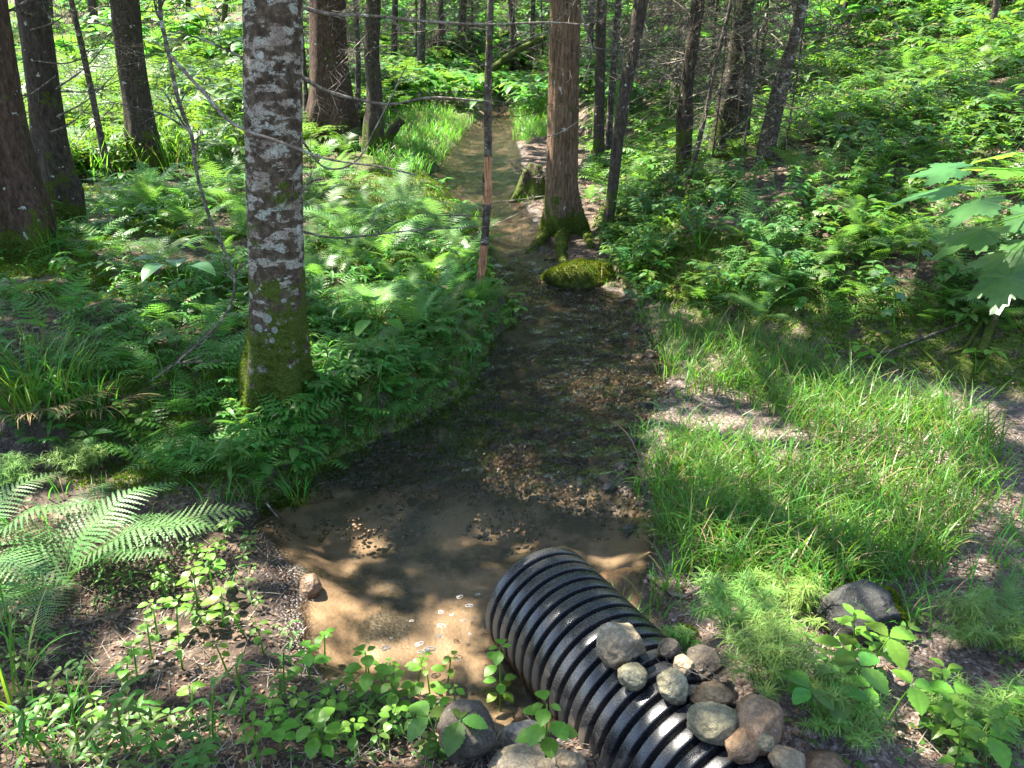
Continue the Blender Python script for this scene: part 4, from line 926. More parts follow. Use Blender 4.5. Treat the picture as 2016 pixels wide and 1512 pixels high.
under('front_herbs', 'small weeds sprouting on the muddy ground in front', 'herb', [('whorl', pick(60, 1.5, 3.2, FL, nd(341,.48,2), 30), (.06,.12)), ('lance', pick(60, 1.5, 3.2, FL, nd(342,.5,2), 30), (.08,.16)), ('clover', pick(220, 1.5, 3.4, FL, nd(343,.5,2), 30), (.03,.05)), ('clover', pick(160, 1.5, 4, FR, nd(344,.52,2), 30), (.04,.07)), ('whorl', pick(40, 1.5, 4, FR, nd(345,.5,2), 30), (.06,.12))])

# ------------------------------------------------------------------ ferns (countable): fern > frond
FR_D = [frondgeo(25, 10, 1., a0, a1, wd_, .14, .14, pw) for a0, a1, wd_, pw in [(1.25,-.45,.24,1.1), (1.0,-.5,.26,1.), (.75,-.35,.25,1.1), (1.35,.1,.24,1.3)]]
FR_M = {'fern': [mesh('frond', g, M['fern']) for g in FR_D], 'fernpale': [mesh('frond', g, M['fernpale']) for g in FR_D]}
FR_S = [frondgeo(18, 6, 1., a0, a1, wd_, .16, .12, pw) for a0, a1, wd_, pw in [(1.25,-.4,.26,1.1), (.95,-.45,.28,1.), (1.35,.0,.25,1.3)]]
FR_N = {'fern': [mesh('frond', g, M['fern']) for g in FR_S], 'fernpale': [mesh('frond', g, M['fernpale']) for g in FR_S]}
def fern(px, py, size, n=7, mat='fern', dirs=None, desc=None, seed=0, label=None, pos=None, hi=True):
    rnd = random.Random(seed+int(px)*7+int(py)); b = G(px, py) if pos is None else np.array(pos)
    root = link('fern', None, None, b)
    lib = (FR_M if hi else FR_N)[mat]
    if dirs is None:
        a = rnd.uniform(0, 6.28); dirs = [(math.degrees(a)+360*q/n+rnd.uniform(-22,22), rnd.uniform(.75,1.1), rnd.randrange(len(lib))) for q in range(n)]
    for az, s, v in dirs:
        o = link('frond', lib[v % len(lib)], root); k = size*s; o.scale = (k, k, k); o.rotation_euler = (rnd.uniform(-.25,.25), rnd.uniform(-.15,.15), R(az))
    if label: tag(root, label, 'fern', 'ferns on the forest floor')
    else: reg(root, desc or ['arching green fern', 'spreading green fern', 'tall green fern'][int(size*10) % 3], 'fern', 'ferns on the forest floor', b)
    return root
fern(130,1150,.80,dirs=[(25,.98,2),(8,.85,1),(-18,.7,2),(-70,.62,2),(55,.8,0),(95,.7,0),(150,.75,1),(200,.7,2),(-115,.6,2),(35,.62,0)], mat='fernpale', label='large pale foreground fern with long feathery fronds left of the pool')
fern(-60,1120,.7,dirs=[(10,.9,1),(-25,.9,2),(60,.8,0),(100,.8,1),(-70,.7,2)], mat='fernpale', label='pale fern cut by the left picture edge beside the large one')
for q, (px, py, s, n, mt) in enumerate([(700,470,.85,8,'fernpale'),(800,440,.8,8,'fernpale'),(610,410,.85,8,'fernpale'),(760,510,.7,8,'fern'),(860,480,.75,8,'fernpale'),(920,520,.55,7,'fern'),(480,470,.7,7,'fern'),(330,520,.55,7,'fern'),(905,665,.34,7,'fern'),(860,745,.34,7,'fern'),(790,800,.30,7,'fern'),(955,610,.38,7,'fern'),(820,660,.42,8,'fern'),(740,620,.45,8,'fernpale'),(720,700,.36,7,'fern'),(880,590,.42,7,'fernpale'),(620,560,.45,7,'fern'),(670,480,.6,8,'fernpale'),(1540,560,.5,8,'fernpale'),(1700,480,.55,8,'fern'),(1490,480,.42,7,'fern'),(960,185,.6,6,'fern'),(1015,182,.6,6,'fern'),(455,905,.24,6,'fern'),(520,930,.24,6,'fern'),(480,860,.26,6,'fern'),(800,600,.42,7,'fern'),(870,640,.38,7,'fern'),(760,560,.40,7,'fern'),(690,520,.45,7,'fern'),(900,470,.55,7,'fern'),(830,720,.32,6,'fern'),(720,440,.6,8,'fernpale'),
 (640,430,.6,7,'fern'),(660,360,.6,7,'fernpale'),(780,420,.55,7,'fern'),(600,500,.45,6,'fern'),(450,420,.6,7,'fern'),(380,460,.55,7,'fern'),(300,420,.6,7,'fern'),(470,330,.7,7,'fernpale'),(380,300,.75,7,'fernpale'),
 (250,400,.55,6,'fern'),(440,520,.45,6,'fern'),(350,640,.30,6,'fern'),(420,620,.28,6,'fern'),(560,360,.5,6,'fern'),(700,640,.35,6,'fern'),(640,620,.35,6,'fern'),(850,540,.42,7,'fern'),(930,600,.30,6,'fern'),
 (1500,630,.42,7,'fernpale'),(1440,560,.45,7,'fern'),(1650,520,.50,7,'fern'),(1600,430,.40,6,'fern'),(1780,500,.50,8,'fern'),(1860,520,.55,7,'fern'),(1680,440,.45,6,'fern'),(1590,340,.35,5,'fern'),(1950,470,.5,6,'fern'),
 (1160,400,.40,6,'fern'),(1250,330,.35,5,'fern'),(2000,1080,.26,6,'fern'),(2010,1290,.32,6,'fern'),(1990,1190,.22,6,'fern'),(560,250,.7,6,'fernpale'),(330,230,.7,6,'fernpale'),(190,330,.6,6,'fern'),(850,170,.7,6,'fernpale'),(1560,250,.4,5,'fern')]):
    fern(px, py, s, n, mt, seed=q)
p = pick(44, 5, 20, HB, nd(401,.47), 14)
for q in p: fern(0, 0, rng.uniform(.35,.6), 6, 'fern', seed=int(q[0]*1000), pos=q, hi=False)
p = pick(22, 6, 18, [(0,230),(620,230),(760,330),(600,480),(200,470),(0,380)], nd(402,.44), 20)
for q in p: fern(0, 0, rng.uniform(.45,.75), 6, 'fern' if rng.random() < .6 else 'fernpale', seed=int(q[0]*1000), pos=q, hi=False)

# ------------------------------------------------------------------ leafy plants, countable: plant > stem, leaves
def plant(px, py, hgt, kind, desc, cat, group, seed=0, pos=None, mat='seed', label=None, lean=None):
    rnd = random.Random(seed*13+int(px)+int(py)*3); b = G(px, py) if pos is None else np.array(pos)
    root = link(cat.replace(' ', '_'), None, None, b); la, lm = (rnd.uniform(0, 6.28), rnd.uniform(.05,.3)) if lean is None else lean
    L_, St = [], []
    if kind == 'jewel':
        ns = 1
        top = np.array([math.cos(la)*lm*hgt, math.sin(la)*lm*hgt, hgt]); cl = spline([(0,0,0), top*.5+np.array([0,0,.06*hgt]), top], 8); St.append(tube(cl, np.linspace(.004,.002,8), 5))
        lv = max(2, int(hgt/.05)); lv = min(lv, 4)
        for k in range(lv):
            p_ = cl[7-2*k if 7-2*k > 1 else 2]; ll = rnd.uniform(.038,.056)*(1 if k else .9)*(1.15 if hgt > .15 else .85)
            for s_ in range(4 if k == 0 else 2+rnd.randrange(2)):
                a = s_*1.57+k*.8+rnd.uniform(-.3,.3)+la
                L_.append(xf(leaf(ll*(.55 if (k == 0 and s_ % 2) else 1), .74, 13, .1, .2, .08, .5, .3), TR(*p_)@rot('Z', a)@rot('Y', rnd.uniform(-.25,.25))))
    elif kind == 'oval':
        top = np.array([math.cos(la)*lm*hgt, math.sin(la)*lm*hgt, hgt]); cl = spline([(0,0,0), top*.5+np.array([0,0,.08*hgt]), top], 10); St.append(tube(cl, np.linspace(.0035,.0018,10), 5))
        for k in range(2, 10, 2):
            for s_ in (0, 1):
                a = la+1.57*(k/2 % 2)+s_*3.14+rnd.uniform(-.3,.3); L_.append(xf(leaf(hgt*rnd.uniform(.24,.34), .5, 7, .15, .25), TR(*cl[k])@rot('Z', a)@rot('Y', rnd.uniform(-.35,.1))))
        for s_ in range(3): L_.append(xf(leaf(hgt*.28, .5, 7, .15, .25), TR(*cl[-1])@rot('Z', la+s_*2.1)@rot('Y', -.2)))
    elif kind == 'shrub':        # several arching stems with paired ovals
        for st in range(4):
            a0 = la+st*1.6+rnd.uniform(-.4,.4); top = np.array([math.cos(a0)*.55*hgt, math.sin(a0)*.55*hgt, hgt*rnd.uniform(.7,1.1)]); cl = spline([(0,0,0), top*.5+np.array([0,0,.12*hgt]), top], 12); St.append(tube(cl, np.linspace(.004,.0015,12), 4))
            for k in range(4, 12):
                for s_ in (-1, 1): L_.append(xf(leaf(rnd.uniform(.05,.075), .5, 5, .15, .2), TR(*cl[k])@rot('Z', a0+s_*rnd.uniform(.7,1.3))@rot('Y', rnd.uniform(-.3,.25))))
            L_.append(xf(leaf(.075, .5, 5, .15, .2), TR(*cl[-1])@rot('Z', a0)))
    elif kind == 'trifoil':      # three big toothed leaflets per stalk
        for st in range(2):
            a0 = la+st*2.4; top = np.array([math.cos(a0)*.35*hgt, math.sin(a0)*.35*hgt, hgt*(1-.25*st)]); cl = spline([(0,0,0), top*.5+np.array([0,0,.1*hgt]), top], 8); St.append(tube(cl, .0022, 5))
            for s_ in (-1, 0, 1): L_.append(xf(leaf(.085*rnd.uniform(.85,1.15)*(hgt/.16)**.5, .66, 15, .15, .2, .08, .5, .05), TR(*cl[-1])@rot('Z', a0+s_*1.75)@rot('Y', rnd.uniform(-.1,.25))))
    elif kind == 'big':          # broad smooth basal leaves
        for s_ in range(5):
            a0 = la+s_*1.26; top = np.array([math.cos(a0)*.3*hgt, math.sin(a0)*.3*hgt, hgt*rnd.uniform(.5,1)]); St.append(tube(spline([(0,0,0), top*.6, top], 6), .003, 5))
            L_.append(xf(leaf(.7*hgt, .55, 10, .2, .35), TR(*top)@rot('Z', a0)@rot('Y', rnd.uniform(-.3,.1))))
    elif kind == 'lance':
        top = np.array([math.cos(la)*lm*hgt, math.sin(la)*lm*hgt, hgt]); cl = spline([(0,0,0), top*.5+np.array([0,0,.08*hgt]), top], 12); St.append(tube(cl, .003, 5))
        for k in range(2, 12): L_.append(xf(leaf(hgt*rnd.uniform(.28,.42), .2, 8, .2, .5), TR(*cl[k])@rot('Z', k*2.4+la)@rot('Y', rnd.uniform(-.5,0))))
    elif kind == 'mapleplant':
        top = np.array([math.cos(la)*lm*hgt, math.sin(la)*lm*hgt, hgt]); cl = spline([(0,0,0), top*.5+np.array([0,0,.08*hgt]), top], 12); St.append(tube(cl, np.linspace(.005,.002,12), 6))
        for k in range(3, 12):
            a = k*2.5; p2 = cl[k]+np.array([math.cos(a)*.05, math.sin(a)*.05, .01]); St.append(tube([cl[k], p2], .0015, 4)); L_.append(xf(maple(rnd.uniform(.05,.075)), TR(*p2)@rot('Z', a)@rot('Y', rnd.uniform(.1,.5))))
    link('stem', mesh('stem', merge(St), M['seed'], True), root); link('leaves', mesh('leaves', merge(L_), M[mat]), root)
    if label: tag(root, label, cat, group)
    else: reg(root, desc, cat, group, b)
    return root
for q, (px, py, hh) in enumerate([(390,1200,.20),(350,1250,.17),(330,1190,.15),(300,1300,.16),(420,1170,.22),(440,1235,.17),(480,1250,.16),(270,1330,.14),(360,1320,.14),(385,1140,.14),(250,1350,.10),(520,1290,.15),(610,1340,.18),(640,1310,.14),
  (740,1400,.22),(790,1410,.18),(850,1400,.20),(880,1360,.14),(700,1500,.16),(660,1450,.14),(640,1500,.18),(760,1470,.16),(120,1400,.12),(60,1330,.1),(150,1440,.12),(320,1500,.12),(280,880,.18),(255,850,.2),(300,860,.16),(590,860,.14),(420,830,.16),(450,760,.15),(1330,800,.12),(1340,1000,.08),(820,1370,.16),(770,1350,.15),(900,1420,.15),(720,1340,.13),(690,1400,.16),(590,1420,.16),(560,1480,.18),(450,1330,.15),(480,1460,.15),(380,1420,.14),(210,1460,.14),(90,1490,.14),(430,1110,.14),(310,1250,.15),(590,500,.14)]):
    plant(px, py, hh*.9, 'jewel', 'bright seedling with toothed round leaves', 'seedling', 'bright toothed-leaf seedlings', q)
plant(985,1400,.26,'jewel','', 'seedling','bright toothed-leaf seedlings',51,label='lone seedling with four toothed leaves in front of the pipe mouth side', lean=(1.57,.1))
plant(1075,1500,.16,'jewel','', 'seedling','bright toothed-leaf seedlings',52,label='seedling with five toothed leaves over the pale tan stone by the pipe', pos=np.append(P(1075,1490,.36)[:2], .36), lean=(1.57,.1))
for q, (px, py, hh) in enumerate([(870,1500,.17),(1230+460,1360,.2),(1650,1420,.17),(1740,1430,.16),(1600,1420,.15),(1900,1480,.18)]):
    plant(px, py, hh, 'trifoil', 'plant with three large toothed leaflets', 'leafy plant', 'three-leaved plants in front', q, mat='herb' if q % 2 == 0 else 'seed')
for q, (px, py, hh) in enumerate([(1680,1300,.30),(1720,1330,.22),(1850,1470,.26),(1830,1400,.24),(1950,1500,.22),(1880,1520,.22),(1130+560,1340,.2),(560,1440,.18),(510,1510,.2),(1400+600,1440,.22)]):
    plant(px, py, hh*.72, 'oval', 'upright plant with pointed oval leaves', 'leafy plant', 'oval-leaved plants in front', q, mat='seed')
for q, (px, py, hh) in enumerate([(250,1490,.22),(160,1500,.2),(60,1500,.2),(480,1400,.2),(420,1460,.18),(30,1290,.3),(560,1360,.16),(700,760,.28),(745,800,.28),(660,760,.26),(770,740,.25),(640,820,.22)]):
    plant(px, py, hh, 'lance', 'stem with long drooping narrow leaves', 'leafy plant', 'narrow-leaved plants', q, mat='herb')
plant(360,590,.34,'big','','leafy plant',None,1,mat='herbblue',label='plant with four broad smooth bluish leaves on the shaded left bank')
plant(745,665,.24,'big','','leafy plant',None,2,mat='seed',label='broad smooth-leaved lily plant on the bank right of the lichen-spotted trunk')
rr = random.Random(44)
for q in range(30):
    px = rr.uniform(1225, 1600); py = rr.uniform(390, 620)-(px-1225)*.12
    plant(px, py, rr.uniform(.22,.42), 'shrub', 'small shrub with paired smooth oval leaves', 'shrub', 'small shrubs on the right bank', q, mat='herbblue')
for q, (px, py) in enumerate([(1660,380),(1560,200),(1700,230),(1820,260),(1900,200),(1980,320),(1780,160),(1640,150),(1990,180),(1880,330),(1730,340),(1540,420)]):
    plant(px, py, .42, 'shrub', 'leafy sunlit shrub with oval leaves', 'shrub', 'small shrubs on the right bank', 60+q, mat='herb')
for q, (px, py, hh) in enumerate([(1760,660,.42),(1730,600,.3),(1800,560,.35)]):
    plant(px, py, hh, 'mapleplant', 'young plant with lobed maple-like leaves', 'young maple', 'young maples on the mossy bank', q, mat='herbblue')
for q, (px, py, hh) in enumerate([(1690,720,.16),(1720,735,.14),(1920,740,.18),(1010,640,.14),(1015,610,.12),(1000,650,.1),(1640,720,.12),(1370,650,.14)]):
    plant(px, py, hh, 'trifoil', 'small pale three-leaved plant', 'small plant', 'small pale plants by the water', q, mat='seed')
# horsetail: mounds of fine feathery threads
def horsetail(px, py, rad, hgt, n, desc, seed):
    b = G(px, py); rg = np.random.default_rng(seed); root = link('horsetail', None, None, b); out = []; St = []
    az = rg.uniform(0, 6.28, n); ln = rg.uniform(.7, 1.1, n)
    for k in range(n):
        r1 = rad*rg.uniform(.15, .95); tip = np.array([math.cos(az[k])*r1, math.sin(az[k])*r1, hgt*ln[k]*(1-.45*(r1/rad)**2)])
        bs_ = np.array([math.cos(az[k])*r1*.35, math.sin(az[k])*r1*.35, 0]); cl = spline([bs_, (bs_+tip)/2+np.array([0,0,.15*hgt]), tip], 9); St.append(tube(cl, .0012, 3, False))
        q = np.repeat(cl[2:], 9, 0); m = len(q)
        out.append(blades(q, rg.uniform(.5,1., m)*rad*.36, .0021, rg.uniform(0, 6.28, m), rg.uniform(.7,1.2, m), rg.uniform(.9,2.2, m), 4))
    link('stem', mesh('stem', merge(St), M['horse']), root); link('fronds', mesh('fronds', merge(out), M['horse']), root)
    reg(root, desc, 'horsetail', 'horsetail mounds', b)
for q, a in enumerate([(1540,1350,.22,.20,34),(1450,1230,.20,.17,30),(1560,1210,.18,.14,22),(1920,1260,.20,.15,28),(1650,1440,.16,.13,22),(1900,1440,.2,.14,24),(170,930,.17,.15,28),(20,960,.18,.14,26),(750,720,.13,.16,18),(1990,1420,.15,.12,16),(1330,1290,.10,.1,12)]):
    horsetail(*a, 'feathery mound of fine green horsetail', 500+q)
# sedges
def sedge_clump(px, py, n, L_, label, rad=.16, dry=0):
    b = G(px, py); root = link('sedge_clump', None, None, b)
    a = rng.uniform(0, 6.28, n); r = rad*np.sqrt(rng.random(n)); q = np.stack([r*np.cos(a), r*np.sin(a), np.zeros(n)-.01], 1)
    link('blades', mesh('blades', blades(q, rng.uniform(.6,1.1,n)*L_, rng.uniform(.004,.009,n), a+rng.normal(0,.5,n), rng.uniform(.05,.4,n), rng.uniform(.5,1.9,n), 7), M['grass']), root)
    if dry:
        a = rng.uniform(3.6, 6.4, dry); q = np.stack([rad*np.cos(a), rad*np.sin(a), np.zeros(dry)+.03], 1)
        link('dry_blades', mesh('dry_blades', blades(q, rng.uniform(.12,.32,dry), .004, a+rng.normal(0,.3,dry), 1.1, rng.uniform(.4,.9,dry), 4), M['dry']), root)
    tag(root, label, 'sedge'); return root
sedge_clump(70,790,260,.48,'tall green sedge clump with dry straw at its foot on the left bank',.24,160)
sedge_clump(190,800,120,.34,'smaller sedge tuft right of the tall clump',.14,60)
sedge_clump(20,1400,24,.42,'few broad grass blades at the lower left edge',.08)
sedge_clump(1230,1250,26,.18,'small grass tuft right of the pipe behind the angular stone',.04)
sedge_clump(1220,1225,20,.16,'sparse grass tuft at the water edge right of the pipe',.05)
sedge_clump(590,990,30,.20,'thin grass tuft hanging over the pool below the lichen-spotted trunk',.05)
sedge_clump(1880,860,40,.45,'taller grass tuft at the right end of the grass patch',.08)
sedge_clump(1670,800,12,.50,'tall sparse arching grass stems above the grass patch',.05)
sedge_clump(110,500,60,.35,'grass tuft at the foot of the dark trunk on the left',.14)

# near maple sapling at the right edge
mb_ = np.array([1.78, 2.05, 0.]); mb_[2] = float(hz(mb_[0], mb_[1])); r_ = link('maple_sapling', None, None, mb_)
tag(r_, 'big-leaved maple sapling reaching in from the right edge', 'maple sapling')
st = spline([mb_, mb_+np.array([.02,.03,.7]), mb_+np.array([-.05,.02,1.25]), mb_+np.array([-.12,0,1.6])], 20); link('stem', mesh('stem', tube(st-mb_, np.linspace(.010,.004,20), 7), M['bark_thin'], True), r_)
LM = [mesh('leaf', maple(1.), M['herbblue']), mesh('leaf', maple(1.), M['seed'])]
for q, (px, py, dY, s, az, ti, ro, mm) in enumerate([(1900,362,0,.125,178,.15,.1,0),(1905,330,-.05,.09,150,.1,-.3,0),(1945,385,-.1,.10,210,.3,.2,0),(1960,440,-.1,.12,190,.35,.1,0),(1985,330,.1,.09,60,.2,0,0),(2000,300,.05,.08,120,.2,0,1),(2040,400,.0,.11,250,.5,0,0),(2035,480,-.1,.13,200,.45,0,0),(1990,530,-.15,.10,230,.5,.2,0),(2060,330,.0,.10,0,.2,0,1),(1930,330,.12,.07,100,.1,0,1)]):
    p_ = PY(px, py, 1.85+dY); o = link('leaf', LM[mm], r_, p_-mb_); o.scale = (s*1.08,)*3; o.rotation_euler = (ro, ti, R(az))
    k = int(np.argmin(np.linalg.norm(st-p_, axis=1))); link('petiole', mesh('petiole', tube(spline([st[k]-mb_, (st[k]+p_)/2-mb_+np.array([0,0,.02]), p_-mb_], 6), .0018, 4), M['seed'], True), r_)

# stump, logs, roots
b = G(1045,385); root = link('stump', None, None, b)
g = tube([(0,0,-.1),(0,0,.1),(.02,0,.28),(.05,0,.42)], [.30,.20,.15,.09], 28, True, lambda p, th: 1+.35*np.cos(5*th)[None,:]*np.exp(-np.clip(p[:,2:3],0,9)*5)+.4*(fbm(np.cos(th)[None,:]*3+p[:,2:3]*3, np.sin(th)[None,:]*3+p[:,2:3]*6, 4, 3)-.5))
link('stump_body', mesh('stump_body', g, M['bark_dark'], True), root)
out = []; rnd = random.Random(2)
for q in range(9): a = rnd.uniform(0, 6.28); twigs((0,0,rnd.uniform(.1,.4)), (math.cos(a), math.sin(a), rnd.uniform(0,.6)), rnd.uniform(.3,.6), .009, 1, out, 0, rnd)
link('root', mesh('root', merge(out), M['twig'], True), root); tag(root, 'dark rotten stump with tangled roots in the stream bend', 'stump')
def log(pts, r0, r1, mat, label, cat, Y=None, name='fallen_log', zoff=0., tw=0, seed=0):
    W = [G(*q)+np.array([0,0,zoff]) for q in pts] if Y is None else [PY(*q, Y) for q in pts]
    b = W[0].copy(); cl = spline(W, 10*len(W)); n = len(cl)
    rad = np.linspace(r0, r1, n)*(1+.5*(fbm(np.arange(n)*.4, np.zeros(n)+seed, 3, 3)-.5)); out = [tube(cl-b, rad, 10)]; rnd = random.Random(seed)
    for q in range(tw):
        k = rnd.randrange(2, n-2); a = rnd.uniform(0, 6.28); twigs(cl[k]-b, (math.cos(a), math.sin(a), .3), rnd.uniform(.1,.4), max(.002, r1*.4), 1, out, 0, rnd)
    o = link(name, mesh(name, merge(out), M[mat], True), None, b); tag(o, label, cat)
gl = G(925,170); Yl = float(gl[1])
log([(915,178),(960,145),(1010,105),(1075,72)], .13, .09, 'mossylog', 'fallen mossy log leaning up across the stream head', 'log', Y=Yl, seed=1)
log([(752,296),(770,262),(792,236)], .10, .06, 'bark_dark', 'short dark leaning stump beside the slim grey trunk', 'stump', Y=float(G(752,300)[1]), name='leaning_stump', seed=2)
log([(1700,712),(1770,690),(1850,660),(1905,640)], .010, .006, 'twig', 'thin root running level along the mossy bank', 'root', name='root', zoff=.02, seed=3)
log([(1925,715),(1945,660),(1962,600),(1955,520),(1915,500)], .030, .02, 'bark_brown', 'exposed pale brown root climbing the mossy bank at the right', 'root', name='root', zoff=.03, tw=3, seed=4)
log([(1930,640),(1900,690),(1860,705)], .016, .008, 'bark_brown', 'side root branching down from the exposed root', 'root', name='root', zoff=.02, seed=5)
log([(1960,600),(2000,640),(2040,690)], .016, .010, 'bark_brown', 'side root running right from the exposed root', 'root', name='root', zoff=.02, seed=6)
log([(1275,1140),(1340,1180),(1400,1150),(1470,1125)], .010, .005, 'deadwood', 'grey stick lying on the gravel below the grass patch', 'stick', name='stick', zoff=.015, tw=2, seed=7)
log([(340,1480),(370,1445),(402,1414)], .007, .003, 'deadwood', 'pale straight stick on the mud at the lower left', 'stick', name='stick', zoff=.012, seed=8)
log([(1180,590),(1210,600),(1242,592)], .014, .006, 'deadwood', 'dark stick at the water edge beside the moss-covered rock', 'stick', name='stick', zoff=.02, seed=9)
log([(930,420),(1000,412),(1080,400)], .009, .004, 'deadwood', 'dead stick crossing the stream below the stump, upper one', 'stick', name='stick', zoff=.10, tw=4, seed=10)
log([(900,500),(960,470),(1075,415)], .008, .003, 'deadwood', 'dead stick slanting over the stream beside the snag, lower one', 'stick', name='stick', zoff=.12, tw=4, seed=11)
log([(1500,500),(1560,480),(1620,440)], .008, .004, 'twig', 'dark stick lying among the shrubs of the right bank', 'stick', name='stick', zoff=.03, seed=12)
log([(525,1000),(550,1030),(580,1050)], .005, .003, 'twig', 'thin twig dipping into the pool at its left edge', 'stick', name='stick', zoff=.03, seed=13)
log([(1420,690),(1600,300)][:1]+[(1470,680),(1530,700)], .006, .003, 'twig', 'small twig at the foot of the mossy bank', 'stick', name='stick', zoff=.02, seed=14)
log([(1800,690),(1850,740),(1858,770)], .008, .006, 'bark_brown', 'thin reddish root dropping to the gravel', 'root', name='root', zoff=.04, seed=15)
Yt = 1.72
log([(1390,1440),(1405,1390),(1420,1350),(1400,1320),(1395,1300)], .003, .0015, 'deadwood', 'thin pale forked twig sticking up over the stone pile', 'twig', Y=Yt, name='twig', tw=1, seed=16)

for (pp_, lb) in [([(1098,440),(1078,462),(1052,490),(1035,500)], 'mossy root of the brown trunk reaching left to the stream'), ([(1125,445),(1150,462),(1165,490)], 'mossy root of the brown trunk reaching right'), ([(1110,450),(1105,490),(1110,530)], 'mossy root of the brown trunk pointing to the moss-covered rock')]:
    W = [G(*q)+np.array([0,0,.04-.02*i]) for i, q in enumerate(pp_)]; W = [np.array([b10[0], b10[1], W[0][2]+.12])]+W; cl = spline(W, 24); me_ = mesh('root', tube(cl-b10, np.linspace(.11, .03, 24), 12), M['mossylog'], True)
    o = link('root', me_, T10); surf_tufts(me_, o, 1500, lambda c_, nn: 1.*(nn[:,2] > -.2), .022)

# foam on the pool
def torus(R0, r, n=28, s=6, q=0):
    return tube([(R0*(1+.22*math.sin(2*t+q)+.1*math.sin(3*t+2*q))*math.cos(t), R0*(1+.22*math.sin(2*t+q)+.1*math.sin(3*t+2*q))*math.sin(t)*.8, 0) for t in np.linspace(0, 2*math.pi, n+1)], r, s, False)
def _torus(R0, r, n=28, s=6):
    th = np.linspace(0, 2*np.pi, n, endpoint=False); return tube([(R0*math.cos(t), R0*math.sin(t)*.95, 0) for t in np.linspace(0, 2*math.pi, n+1)], r, s, False)
for q, (px, py, w_) in enumerate([(825,1268,22),(845,1278,26),(829,1283,18),(870,1232,20),(868,1205,16),(864,1252,14),(905,1175,16),(940,1170,12),(924,1192,18),(912,1222,12),(925,1248,10),(935,1215,10),(890,1210,12),(760,1276,22),(810,1222,10),(903,1299,12),(770,1256,8)]):
    p_ = P(px, py, .010); rad = w_*float(proj(*p_)[2])/F/2; root = link('foam_bubble', None, None, p_); rnd = random.Random(q)
    rad *= .7; out = [torus(rad, rad*.13, 24, 5, q)]
    for k in range(rnd.randrange(2,6)): a = rnd.uniform(0, 6.28); v_ = rnd.uniform(.12,.4); out.append(xf(torus(rad*v_, rad*.07, 12, 4, a), TR(math.cos(a)*rad*rnd.uniform(.2,.6), math.sin(a)*rad*rnd.uniform(.2,.6), 0)))
    link('foam_ring', mesh('foam_ring', merge(out), M['foam'], True), root)
    th = np.linspace(0, 1.5, 5); V_ = np.array([[rad*math.cos(t)*math.cos(a), rad*math.cos(t)*math.sin(a), rad*.5*math.sin(t)] for t in th for a in np.linspace(0, 6.283, 16, endpoint=False)])
    Fs = [(i_*16+j_, i_*16+(j_+1) % 16, (i_+1)*16+(j_+1) % 16, (i_+1)*16+j_) for i_ in range(4) for j_ in range(16)]
    link('film', mesh('film', gfaces(V_, Fs), M['film'], True), root)
    reg(root, 'white ring of foam bubbles floating', 'foam', 'foam bubbles on the pool', p_)

# feathery spruce sprigs on the shaded slope
def sprig(px, py, dY, L_, label, seed):
    b = G(px, py); rnd = random.Random(seed); root = link('spruce_sapling', None, None, b); tag(root, label, 'spruce sapling', 'feathery spruce saplings on the slope')
    cl = spline([(0,0,0), (.03,.02,L_*.5), (.0,.03,L_)], 20); link('trunk', mesh('trunk', tube(cl, np.linspace(.012,.004,20), 6), M['bark_thin'], True), root); out = []; br = []
    for k in range(2, 20):
        for q in range(5):
            a = rnd.uniform(0, 6.28); l = L_*.34*(1-k/26); d = np.array([math.cos(a), math.sin(a), rnd.uniform(-.35,.1)]); t_ = np.linspace(0, 1, 16)[:,None]
            pts = cl[k]+d*l*t_+np.array([0,0,-.15*l])*t_**2; br.append(tube(pts[::3], .0025, 3, False))
            p_ = np.repeat(pts, 5, 0); m = len(p_); out.append(blades(p_, .045, .003, a+rng.uniform(-1.1,1.1,m), rng.uniform(.9,1.9,m), .2, 1))
    link('branches', mesh('branches', merge(br), M['twig']), root); link('needles', mesh('needles', merge(out), M['needles']), root)
sprig(1455,360,0,2.3,'thin feathery spruce sapling beside the mossy-footed trunk',1)
sprig(1400,330,0,2.1,'thin feathery spruce sapling left of the mossy-footed trunk',2)
sprig(1545,300,0,2.0,'thin feathery spruce sapling right of the leaning dark trunk',3)
sprig(1310,250,0,2.6,'thin feathery spruce sapling behind the leaning slender trunk',4)
sprig(905,120,0,3.0,'feathery spruce sapling behind the broken snag',5)
sprig(790,130,0,3.0,'feathery spruce sapling behind the slim grey-brown trunk',6)
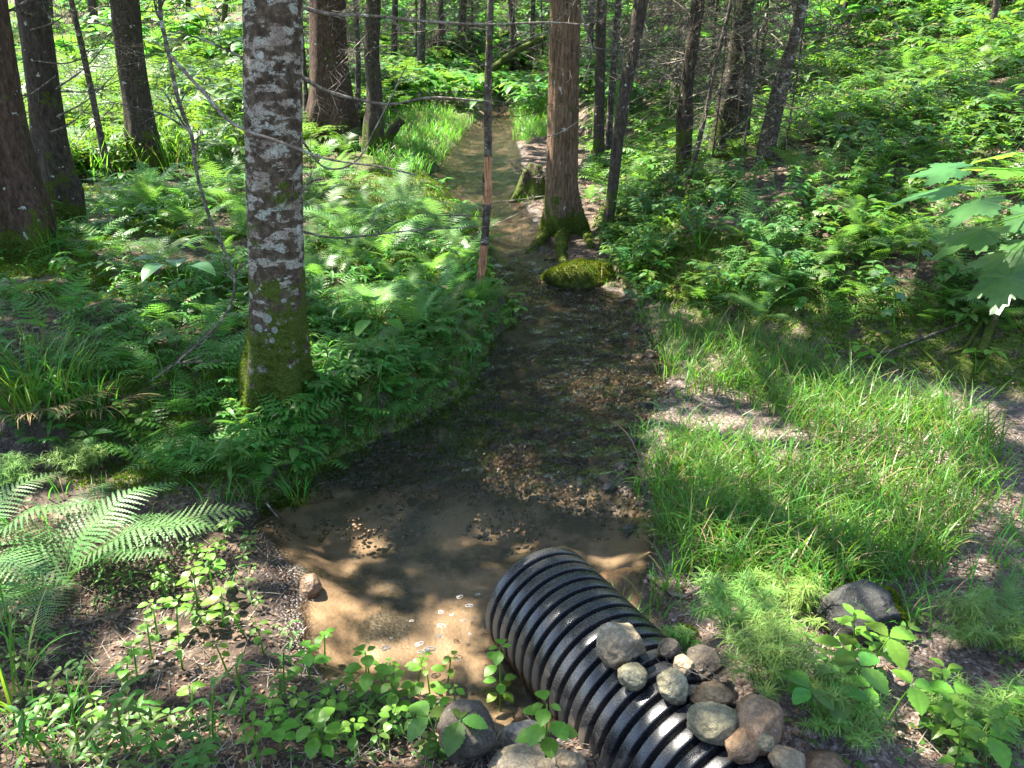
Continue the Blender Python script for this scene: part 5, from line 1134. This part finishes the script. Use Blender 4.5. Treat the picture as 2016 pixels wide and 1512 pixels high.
for q, (px, py, L_, lb) in enumerate([(590,200,4.5,'between the lichen-spotted and reddish trunks'),(690,210,4.5,'right beside the reddish trunk'),(820,150,5,'far left of the snag above the stream'),(880,130,5,'just left of the snag, far off'),(930,120,5,'behind the snag near the mossy log'),(1010,130,5,'between snag and brown trunk'),(1070,140,5,'directly left of the brown trunk, far off'),(1160,170,4.5,'between brown trunk and twin trunks'),(1240,190,4.2,'right of the twin trunks'),(1330,200,4.,'left of the slim slope trunk'),(1390,220,3.6,'between the slim slope trunk and the mossy one'),(1490,210,3.4,'right of the mossy-footed trunk')]):
    b = G(px, py); rnd = random.Random(900+q); root = link('dead_spruce', None, None, b); tag(root, ('bare twiggy dead spruce '+lb), 'dead spruce', 'bare dead spruces in the background')
    cl = spline([(0,0,0), (rnd.uniform(-.1,.1),0,L_*.5), (rnd.uniform(-.15,.15),0,L_)], 24); link('trunk', mesh('trunk', tube(cl, np.linspace(.035,.012,24), 6), M['bark_dark'], True), root); out = []
    for k in range(2, 24):
        for j in range(4):
            a = rnd.uniform(0, 6.28); twigs(cl[k], (math.cos(a), math.sin(a), rnd.uniform(-.35,.25)), rnd.uniform(.6,1.6), .015, 2 if j < 2 else 1, out, -.04, rnd)
    link('dead_branches', mesh('dead_branches', merge(out), M['deadwood' if q % 2 else 'twig']), root)
# pale lichen discs on the near trunk
for q, (px, py, w_) in enumerate([(541,609,20),(527,622,18),(557,634,14),(553,650,12),(508,575,14),(574,570,10)]):
    z_ = float(PY(px, py, b6[1])[2]); k = int(np.argmin(np.abs(c6[:,2]-z_))); dp = float(proj(*b6)[2]); rr_ = 50*dp/F
    x_ = float(PY(px, py, b6[1])[0])-c6[k,0]; rr_ = max(rr_, abs(x_)*1.02); n_ = np.array([x_, -math.sqrt(max(rr_**2-x_**2, 1e-5)), 0]); n_ /= np.linalg.norm(n_)
    hit = None; dg, loc, nr, fi = T6.children[0].data, None, None, None
    tm = [c_ for c_ in T6.children if c_.name.startswith('trunk')][0]; vv_ = np.zeros(len(tm.data.vertices)*3); tm.data.vertices.foreach_get('co', vv_); vv_ = vv_.reshape(-1,3)
    tgt = np.array([x_+c6[k,0]-b6[0], -9., z_-b6[2]]); dd_ = np.hypot(vv_[:,0]-tgt[0], vv_[:,2]-tgt[2])+np.where(vv_[:,1] < c6[k,1]-b6[1], 0, 9); i_ = int(np.argmin(dd_))
    g = rockgeo(300+q, 3, .2, (1,1,1)); r_w = w_*dp/F/2; V_ = g[0]*[r_w, r_w, .0035]; mz = np.array(Vector(n_).to_track_quat('Z', 'Y').to_matrix())
    o = link('lichen_patch', mesh('lichen_patch', (V_@mz.T, g[1], g[2]), M['lichen'], True), T6, vv_[i_])
do_labels()
